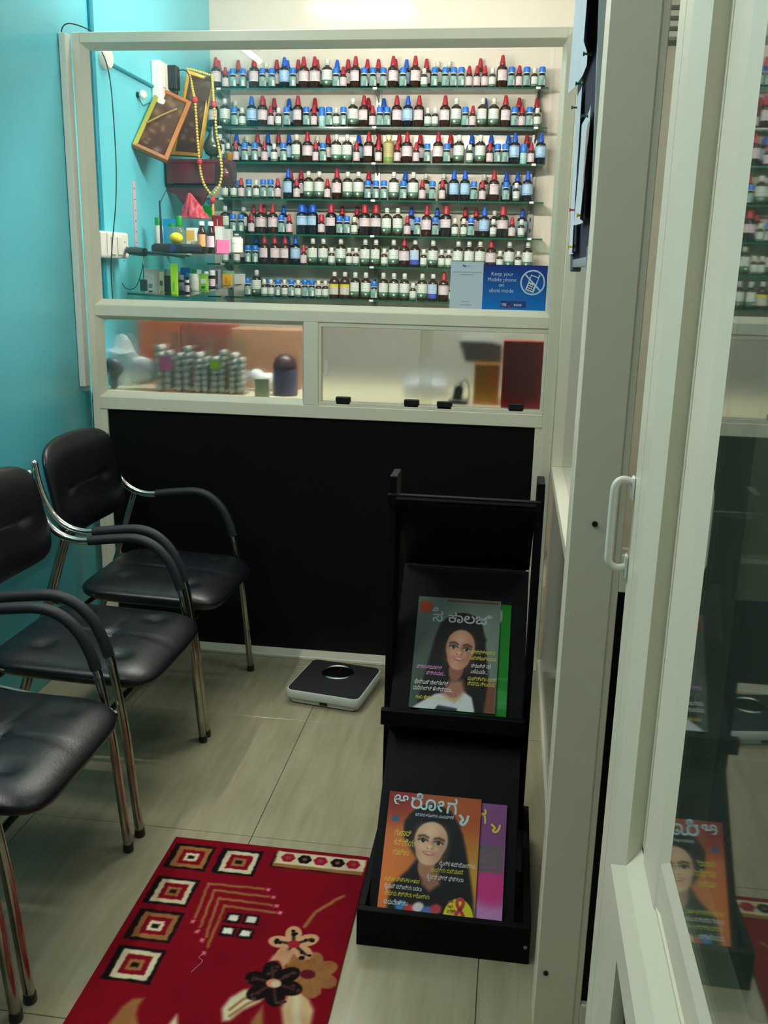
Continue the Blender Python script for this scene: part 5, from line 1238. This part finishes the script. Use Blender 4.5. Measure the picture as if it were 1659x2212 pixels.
# ------------------------------------------------------------------ magazines
COV = vcol_mat('magazine_cover', 0.5, 0.18)
PAGES = col('magazine_pages', (200, 196, 184), 0.7)
TXT = {'w': col('ink_white', (226, 226, 220), 0.4), 'y': col('ink_yellow', (214, 206, 40), 0.4), 'p': col('ink_pink', (232, 150, 214), 0.4), 's': col('ink_silver', (176, 182, 182), 0.4), 'l': col('ink_sky', (176, 214, 224), 0.4), 'k': col('ink_black', (20, 20, 20), 0.5), 'r': col('ink_red', (190, 24, 34), 0.4), 'd': col('ink_deep_red', (150, 20, 60), 0.4), 'n': col('ink_navy', (22, 50, 96), 0.4), 'c': col('ink_light_blue', (206, 226, 244), 0.4), 't': col('ink_sky_blue', (120, 190, 226), 0.4), 'g': col('ink_grey', (128, 138, 152), 0.5)}
def magazine(label, bl, br, tl, paint, group, thick=0.005):
    ux = (br - bl).normalized(); w_ = (br - bl).length
    uy = (tl - bl); uy = (uy - ux * uy.dot(ux)); h_ = uy.length; uy.normalize(); n = ux.cross(uy)
    t = thing('magazine', label, 'magazine', bl, group)
    q = [bl, bl + ux * w_, bl + ux * w_ + uy * h_, bl + uy * h_]
    obj('page_block', MB().add([p - n * 0.0003 for p in q] + [p - n * thick for p in q], [(0, 1, 2, 3), (7, 6, 5, 4), (0, 4, 5, 1), (1, 5, 6, 2), (2, 6, 7, 3), (3, 7, 4, 0)]), PAGES, t)
    cv = paint_mesh('cover', paint.img, COV, t, bl, ux, uy, w_, h_)
    def wr(s, u, v, size, ink, align='CENTER', bold=0.0, squeeze=1.0, rot=0.0):
        o = bl + ux * (u * w_) + uy * (v * w_)
        c, q_ = math.cos(rot), math.sin(rot)
        return text_obj('lettering', s, size * w_, TXT[ink], cv, o, ux * c + uy * q_, uy * c - ux * q_, align, 0.0004, squeeze, bold)
    return t, cv, wr, (bl, ux, uy, n, w_)

def face(P_, cx, cy, s, skin, shade, lip, tilt=0.0, hair=(14, 10, 12)):
    """front-facing smiling portrait, s = half face height"""
    c, q = math.cos(tilt), math.sin(tilt)
    T = lambda x, y: (cx + (x * c - y * q) * s, cy + (x * q + y * c) * s)
    E = lambda x, y, a, b, colr, rot=0.0, soft=0.25, al=1.0: P_.ell(*T(x, y), a * s, b * s, colr, tilt + rot, soft, al)
    E(0, -0.95, .36, .6, shade, 0, .25)                                   # neck
    E(0, 0.12, .72, .84, skin, 0, .10); E(0, -0.32, .58, .66, skin, 0, .12)   # head, jaw
    E(0.42, -0.1, .34, .75, shade, 0, 1.2, .55); E(-.55, -.1, .25, .7, shade, 0, 1.4, .35)
    E(-.1, .5, .4, .25, tuple(min(255, v + 26) for v in skin), 0, 1.5, .6)
    E(-.36, -.18, .2, .16, tuple(min(255, v + 22) for v in skin), 0, 1.5, .6); E(.26, -.2, .18, .15, tuple(min(255, v + 14) for v in skin), 0, 1.5, .5)
    for sx in (-1, 1):
        P_.line([T(sx * .14, .22), T(sx * .32, .29), T(sx * .54, .22)], .035 * s, hair, .05 * s, .9)
        E(sx * .33, .06, .18, .085, (216, 204, 194), 0, .3); E(sx * .33, .06, .085, .09, (26, 16, 14), 0, .3)
        E(sx * .30, .085, .02, .02, (230, 230, 230), 0, .6)
        P_.line([T(sx * .14, .08), T(sx * .33, .155), T(sx * .53, .07)], .03 * s, (24, 14, 14), .04 * s)
        E(sx * .09, -.235, .04, .03, tuple(int(v * .5) for v in skin), 0, .6)
    P_.line([T(.09, .1), T(.12, -.12), T(.14, -.2)], .03 * s, shade, .1 * s, .6)
    E(0.0, -.17, .09, .1, tuple(min(255, v + 30) for v in skin), 0, 1.2, .7)
    P_.poly([T(-.30, -.40), T(-.12, -.385), T(0, -.40), T(.12, -.385), T(.30, -.40), T(.16, -.53), T(0, -.565), T(-.16, -.53)], lip, .03 * s)
    P_.poly([T(-.23, -.415), T(0, -.425), T(.23, -.415), T(.12, -.475), T(0, -.49), T(-.12, -.475)], (224, 218, 210), .025 * s)

# upper tray: dark green cover, long black hair
A = 1.27
p1 = Paint(132, A, (84, 100, 92)); p1.ell(.55, .75, .75, .7, (118, 134, 124), 0, 1.6); p1.ell(.2, .2, .35, .5, (56, 70, 62), 0, 1.6)
HAIR = (16, 11, 14)
p1.poly([(.30, .98), (.42, 1.06), (.56, 1.09), (.70, 1.05), (.79, .93), (.84, .75), (.88, .5), (.92, .2), (.95, -.02), (.55, -.02), (.1, -.02), (.13, .25), (.18, .5), (.24, .8)], HAIR, .02)
p1.ell(.56, .92, .24, .18, HAIR, 0, .1)
p1.poly([(.02, -.02), (.12, .06), (.30, .17), (.46, .20), (.62, .22), (.72, .16), (.76, .02), (.76, -.02)], (206, 212, 216), .012)
p1.poly([(.86, -.02), (.98, -.02), (.99, .3), (.90, .36)], (120, 74, 58), .02)
p1.poly([(.30, .0), (.56, -.02), (.56, .03), (.34, .05)], (40, 46, 60), .01)
p1.poly([(.37, .18), (.46, .33), (.60, .34), (.64, .22), (.52, .10)], (160, 110, 90), .03)
face(p1, .545, .68, .235, (206, 150, 124), (140, 92, 74), (178, 80, 82), -.12, HAIR)
p1.poly([(.26, .72), (.33, .9), (.44, 1.0), (.5, .96), (.40, .84), (.36, .7), (.33, .55)], HAIR, .02); p1.poly([(.72, .62), (.76, .8), (.68, .96), (.58, .985), (.74, 1.03), (.85, .8)], HAIR, .02)
p1.poly([(.03, 1.08), (.17, 1.09), (.17, 1.21), (.03, 1.21)], (196, 74, 34), .012)
p1.poly([(.36, 1.225), (.97, 1.225), (.97, 1.245), (.36, 1.245)], (120, 40, 50), .006, .8)
bl, br, tl = at(882.6, 1527, 1.985), at(1069, 1543, 1.985), at(899.6, 1287, 2.165)
br.z = bl.z; tl.x = bl.x - 0.002
sn = Vector((0, 0, 0))
mg, cv, wr, fr_ = magazine('dark green magazine with smiling long-haired woman, white title, upper tray', bl + sn, br + sn, tl + sn, p1, 'magazines in the rack')
wr('ಸ', .185, 1.07, .165, 's', 'LEFT', 0.0004, 1.15); wr('\u0cc6', .255, 1.125, .15, 's', 'LEFT', .0003, 1.1); wr('ಕಾಲಜಿ', .375, 1.07, .165, 's', 'LEFT', .0004, 1.12)
for s, u, v, sz, ink, al_ in (('ಪರಿಸ್ಥಿತಿಗಳನ್ನು', .67, .70, .058, 'y', 'LEFT'), ('ಒಪ್ಪಿಕೊಳ್ಳುವುದು', .67, .625, .058, 'y', 'LEFT'), ('ನಿಧಾನಿಸಿ ನಡೆ', .69, .53, .062, 'w', 'LEFT'), ('ಎಳೆಮನಸೇ...', .69, .46, .062, 'w', 'LEFT'), ('ಮುಚ್ಚಿಟ್ಟ ಸಂಗತಿ', .66, .375, .062, 'y', 'LEFT'), ('ನಿಮ್ಮ ನಿಲುವೇನು', .66, .315, .062, 'y', 'LEFT'),
                            ('ಪ್ರಿಯತಮನಲ್ಲಿ', .05, .475, .06, 'p', 'LEFT'), ('ಪ್ರಿಯವಾದ...', .17, .405, .06, 'p', 'LEFT'), ('ಫೇಸ್‌ಬುಕ್ ವಾಲ್‌ನಲ್ಲಿ', .04, .29, .066, 'w', 'LEFT'), ('ಮನೆಯಲ್ಲಿ ಹೇಗಿದ್ದರೂ...', .03, .215, .066, 'w', 'LEFT'), ('ಗಂಡು ಹೆಣ್ಣಿನ ನಡುವಿನ ಆಕರ್ಷಣೆ', .07, .11, .058, 'y', 'LEFT')):
    wr(s, u, v, sz, ink, al_, 0.0, .62)
# green one behind
p2 = Paint(70, 1.30, (20, 120, 30)); p2.poly([(.7, .1), (1, .1), (1, .3), (.7, .34)], (50, 140, 70), .02); p2.ell(.86, 1.15, .03, .08, (190, 210, 190), 0, .3); p2.line([(.0, .42), (1, .43)], .006, (60, 160, 80), .006); p2.line([(.0, .16), (1, .17)], .006, (60, 160, 80), .006)
o2 = fr_[1] * 0.026 - fr_[2] * 0.006 - fr_[3] * 0.0056
magazine('bright green magazine peeking out behind the dark green one', bl + sn + o2, br + sn + o2, tl + sn + o2, p2, 'magazines in the rack', 0.004)

# lower tray: orange red cover, black veil
p3 = Paint(132, A, (200, 110, 30))
tt = (p3.Y / A)[..., None]; ss = p3.X[..., None]
p3.img = np.array((196, 104, 66.)) * (1 - ss) + np.array((200, 148, 62.)) * ss
p3.img = p3.img * (1 - .45 * np.clip(tt * 2.2 - 1.3, 0, 1)) + np.array((110, 30, 26.)) * .45 * np.clip(tt * 2.2 - 1.3, 0, 1)
p3.ell(.1, .25, .3, .4, (222, 120, 60), 0, 1.6); p3.ell(.05, 1.2, .25, .2, (130, 40, 40), 0, 1.6); p3.ell(.9, 1.1, .25, .3, (176, 84, 50), 0, 1.6)
VEIL = (26, 26, 30)
p3.poly([(.22, .76), (.20, .9), (.24, 1.02), (.36, 1.13), (.52, 1.17), (.68, 1.10), (.78, .95), (.86, .72), (.92, .45), (.97, .2), (.99, -.02), (.1, -.02), (.12, .25), (.28, .42), (.36, .55), (.28, .66)], VEIL, .02)
p3.poly([(.40, .42), (.60, .44), (.62, .30), (.52, .22), (.44, .28)], (150, 104, 84), .02)
face(p3, .49, .73, .245, (230, 186, 152), (170, 122, 98), (200, 96, 94), -.1, (28, 18, 18))
p3.poly([(.24, .74), (.27, .9), (.36, 1.0), (.30, 1.08), (.20, .95), (.2, .78)], VEIL, .02); p3.poly([(.70, .55), (.735, .76), (.70, .92), (.58, 1.0), (.66, 1.06), (.82, .85), (.84, .5)], VEIL, .02)
for (x, y, c) in ((.24, .05, (60, 130, 190)), (.33, .02, (200, 60, 60)), (.42, .05, (230, 220, 220)), (.52, .02, (80, 120, 190)), (.60, .05, (190, 70, 80))): p3.ell(x, y, .06, .05, c, .4, .5)
p3.ell(.83, -.03, .155, .21, (222, 214, 40), 0, .04)
p3.poly([(.06, .94), (.13, .94), (.13, .99), (.06, .99)], (30, 96, 150), .01)
p3.line([(0, 1.22), (.25, 1.245)], .01, (150, 40, 50), .02)
bl3, br3, tl3 = at(814.7, 1959.7, 1.695), at(1025, 1981.4, 1.695), at(844.7, 1708.5, 1.875)
br3.z = bl3.z
d3 = (tl3 - bl3).normalized()
mg3, cv3, wr3, fr3 = magazine('orange magazine with woman in black veil, big white title, bottom tray', bl3, br3, tl3, p3, 'magazines in the rack')
wr3('ಆರೋಗ್ಯ', .06, 1.04, .19, 'l', 'LEFT', .010, .86) if False else None
wr3('ಆ', .045, 1.05, .205, 'l', 'LEFT', .0, .98, -.04); wr3('ರೋ', .235, 1.035, .205, 'l', 'LEFT', .0005, 1.0, -.04); wr3('ಗ', .625, 1.015, .205, 'l', 'LEFT', .0005, .92, -.04)
bl_, ux_, uy_, n_, w3 = fr3
def stroke(pts, r, ink, parent, fr):
    b_, x_, y_, nn, w_ = fr
    P3_ = smooth_path([b_ + x_ * (u * w_) + y_ * (v * w_) + nn * 0.0006 for u, v in pts], 5)
    mb = MB(); vs = []
    for i, p in enumerate(P3_):
        t = (P3_[min(i + 1, len(P3_) - 1)] - P3_[max(i - 1, 0)]).normalized(); s = nn.cross(t) * (r * w_)
        vs += [p - s, p + s]
    mb.add(vs, [(2 * i, 2 * i + 1, 2 * i + 3, 2 * i + 2) for i in range(len(P3_) - 1)])
    return obj('lettering', mb, TXT[ink], parent)
stroke([(.775, 1.01), (.815, .965), (.79, .93), (.82, .91), (.855, .95), (.87, 1.01)], .013, 'l', cv3, fr3)
for s, u, v, sz, ink in (('ಗುಲಾಬಿ', .10, .735, .085, 'y'), ('ಕನ್ಯೆಯ', .10, .635, .085, 'y'), ('ಗುಟ್ಟು', .10, .535, .085, 'y'), ('ಕನ್ನಡದ ಆರೋಗ್ಯ ಮಾಸ ಪತ್ರಿಕೆ', .30, .955, .044, 'c'), ('ಲೈಂಗಿಕ ಹಾರ್ಮೋನ್‌ಗಳು', .60, .475, .058, 'w'), ('ಬಾಯಿಯ ದುರ್ವಾಸನೆ', .52, .405, .058, 'y'), ('ಪೈಲ್ಸ್ ಫಿಶರ್ ಫಿಸ್ತುಲಾ', .48, .33, .058, 'w'), ('ಮಕ್ಕಳ ಪೌಷ್ಟಿಕ ಆಹಾರ', .04, .27, .056, 'y'), ('ಬೈಪಾಸ್ ಸರ್ಜರಿಯ ಬದಲು', .05, .20, .056, 'w'), ('ನಿಮ್ಮ ಕಿಡ್ನಿಯ ಆರೋಗ್ಯ', .06, .13, .056, 'y'), ('ಮಧುಮೇಹಿಯಾ', .06, .045, .06, 'w')):
    wr3(s, u, v, sz, ink, 'LEFT', 0.0, .62)
stroke([(.80, .005), (.835, .05), (.87, .10), (.875, .145), (.845, .165), (.815, .145), (.82, .10), (.855, .05), (.89, .0)], .017, 'r', cv3, fr3)
for k, s in enumerate(('ಎಚ್', 'ಐವಿ', 'ಏಡ್ಸ್')): wr3(s, .72, .115 - .045 * k, .036, 'd', 'LEFT', 0.001, .8)
p4 = Paint(80, A, (146, 92, 142)); p4.ell(.9, 1.0, .3, .4, (128, 74, 128), 0, 1.5); p4.ell(.75, .05, .4, .22, (200, 140, 196), 0, .6); p4.ell(.86, .36, .22, .18, (206, 60, 134), 0, .7)
for k in range(5): p4.poly([(.70, .52 + .06 * k), (.96, .53 + .06 * k), (.96, .565 + .06 * k), (.70, .555 + .06 * k)], (84, 110, 74), .012, .8)
o4 = fr3[1] * 0.058 - fr3[2] * 0.006 - fr3[3] * 0.0056
mg4, cv4, wr4, fr4 = magazine('purple magazine mostly covered by the orange one in bottom tray', bl3 + o4, br3 + o4, tl3 + o4, p4, 'magazines in the rack', 0.004)
wr4('ಗ', .70, .98, .19, 'y', 'LEFT', .0008, .7); stroke([(.84, .98), (.88, .945), (.86, .915), (.89, .90), (.92, .93), (.935, .98)], .010, 'y', cv4, fr4)

# ------------------------------------------------------------------ stickers on the big pane
YS = 3.1745
s1 = thing('payment_sheet', 'pale blue payment sheet stuck on the glass left of the blue notice', 'poster', (-0.166, YS, 1.279))
obj('sheet', MB().box(-0.2205, -0.1125, YS - 0.0006, YS, 1.2785, 1.431), col('pale_blue_sheet', (206, 218, 232), 0.5), s1)
UX, UZ = (1, 0, 0), (0, 0, 1)
def tx(s, x, y, size, ink, parent, al_='CENTER', bold=0.0, sq_=1.0):
    p = at(x, y, YS - 0.0008); return text_obj('lettering', s, size, TXT[ink], parent, p, UX, UZ, al_, 0.0003, sq_, bold)
tx('Pay', 1000, 576, 0.0085, 'n', s1, 'LEFT', 0.0003); tx('tm', 1010.5, 576, 0.0085, 't', s1, 'LEFT', 0.0003)
for (x0, x1, y, ink) in ((978, 1041, 588, 'g'), (994, 1023, 594, 'g'), (997, 1013, 652, 'g'), (993, 1018, 659, 'g')):
    a = at(x0, y, YS - 0.001); b = at(x1, y, YS - 0.001); n = int((b.x - a.x) / 0.0045)
    mb = MB()
    for k in range(n):
        xx = a.x + (b.x - a.x) * k / n; mb.box(xx, xx + 0.0030, YS - 0.0010, YS - 0.0007, a.z, a.z + 0.0026)
    obj('small_print', mb, TXT[ink], s1)
s2 = thing('silent_notice', 'blue notice asking for silent mobile phones stuck on the glass', 'poster', (-0.007, YS, 1.279))
def grad_mat(name, z0, z1, c0, c1, r=0.35):
    m, nt, b = base_mat(name); L = nt.links
    geo = nt.nodes.new('ShaderNodeTexCoord'); sp = nt.nodes.new('ShaderNodeSeparateXYZ'); L.new(geo.outputs['Object'], sp.inputs[0])
    mr = nt.nodes.new('ShaderNodeMapRange'); mr.inputs['From Min'].default_value = z0; mr.inputs['From Max'].default_value = z1; L.new(sp.outputs['Z'], mr.inputs['Value'])
    rp_ = nt.nodes.new('ShaderNodeValToRGB'); rp_.color_ramp.elements[0].color = lin(c0); rp_.color_ramp.elements[1].color = lin(c1); L.new(mr.outputs[0], rp_.inputs['Fac'])
    L.new(rp_.outputs[0], b.inputs['Base Color']); b.inputs['Roughness'].default_value = r
    return m
obj('sheet', MB().box(-0.1122, 0.0975, YS - 0.0006, YS, 1.2785, 1.4235), grad_mat('printed_blue', 0.0, 0.145, (10, 122, 206), (24, 44, 128)), s2)
for s, y, x in (('Keep your', 595.5, 1085), ('Mobile phone', 607.8, 1084.2), ('on', 619.2, 1083), ('silent mode', 631.5, 1082.5)):
    tx(s, x, y, 0.0175, 'c', s2, 'CENTER', 0.0, 0.98)
rc = at(1150.7, 610.5, YS - 0.001)
mb = MB(); n = 40
vs = []
for k in range(n):
    a = 2 * PI * k / n
    vs += [(rc.x + 0.0405 * math.cos(a), YS - 0.0012, rc.z + 0.0405 * math.sin(a)), (rc.x + 0.0358 * math.cos(a), YS - 0.0012, rc.z + 0.0358 * math.sin(a))]
mb.add(vs, [(2 * k, 2 * k + 1, (2 * k + 3) % (2 * n), (2 * k + 2) % (2 * n)) for k in range(n)])
obj('ban_ring', mb, TXT['c'], s2)
ps = thing('x', 'x', 'x'); bpy.data.objects.remove(ps)
ca, sa = math.cos(-0.33), math.sin(-0.33)
def ph(u, v): return (rc.x + u * ca - v * sa, YS - 0.0011, rc.z + u * sa + v * ca)
def pquads(name, qs, ink):
    mb = MB()
    for (u0, u1, v0, v1) in qs: mb.quad(ph(u0, v0), ph(u1, v0), ph(u1, v1), ph(u0, v1))
    return obj(name, mb, TXT[ink], s2)
pquads('phone_outline', [(-.0145, -.0115, -.030, .022), (.0115, .0145, -.030, .022), (-.0115, .0115, .019, .022), (-.0115, .0115, -.030, -.002), (.0105, .0145, .022, .031)], 'c')
pquads('phone_keys', [(-.0095 + .0068 * i, -.0048 + .0068 * i, -.026 + .007 * j, -.0215 + .007 * j) for i in range(3) for j in range(3)], 'n')
mb = MB(); d = 0.7071
for off in (0,):
    w2 = 0.0024
    mb.add([(rc.x + (-0.037 * d) + w2 * d, YS - 0.0014, rc.z + 0.037 * d + w2 * d), (rc.x + 0.037 * d + w2 * d, YS - 0.0014, rc.z - 0.037 * d + w2 * d), (rc.x + 0.037 * d - w2 * d, YS - 0.0014, rc.z - 0.037 * d - w2 * d), (rc.x - 0.037 * d - w2 * d, YS - 0.0014, rc.z + 0.037 * d - w2 * d)], [(0, 1, 2, 3)])
obj('ban_slash', mb, TXT['c'], s2)
a, b = at(1079.5, 664.5, YS), at(1137.5, 650, YS)
mb = MB()
for (x0, x1, z0, z1) in ((a.x, b.x, a.z, a.z + .0007), (a.x, b.x, b.z - .0007, b.z), (a.x, a.x + .0007, a.z, b.z), (b.x - .0007, b.x, a.z, b.z)): mb.box(x0, x1, YS - 0.0010, YS - 0.0007, z0, z1)
obj('logo_border', mb, TXT['g'], s2)
obj('logo_field', MB().quad((a.x + .0007, YS - 0.0008, a.z + .0007), (b.x - .0007, YS - 0.0008, a.z + .0007), (b.x - .0007, YS - 0.0008, b.z - .0007), (a.x + .0007, YS - 0.0008, b.z - .0007)), col('logo_blue', (20, 64, 140), 0.4), s2)
p = at(1082.8, 660.6, YS - 0.0008); text_obj('lettering', 'YES', 0.0118, TXT['w'], s2, p, UX, UZ, 'LEFT', 0.0006, 0.92, 0.0004)
p = at(1109.5, 661.4, YS - 0.0008); text_obj('lettering', 'BANK', 0.0118, TXT['w'], s2, p, UX, UZ, 'LEFT', 0.0006, 0.86, 0.0001)
p0, p1, p2_, p3_ = at(1096.5, 661, YS - .0016), at(1098.5, 666, YS - .0016), at(1113, 646, YS - .0016), at(1101, 660.5, YS - .0016)
obj('logo_swoosh', MB().add([p0, p1, p3_, p2_], [(0, 1, 2), (2, 1, 3)]), TXT['r'], s2)
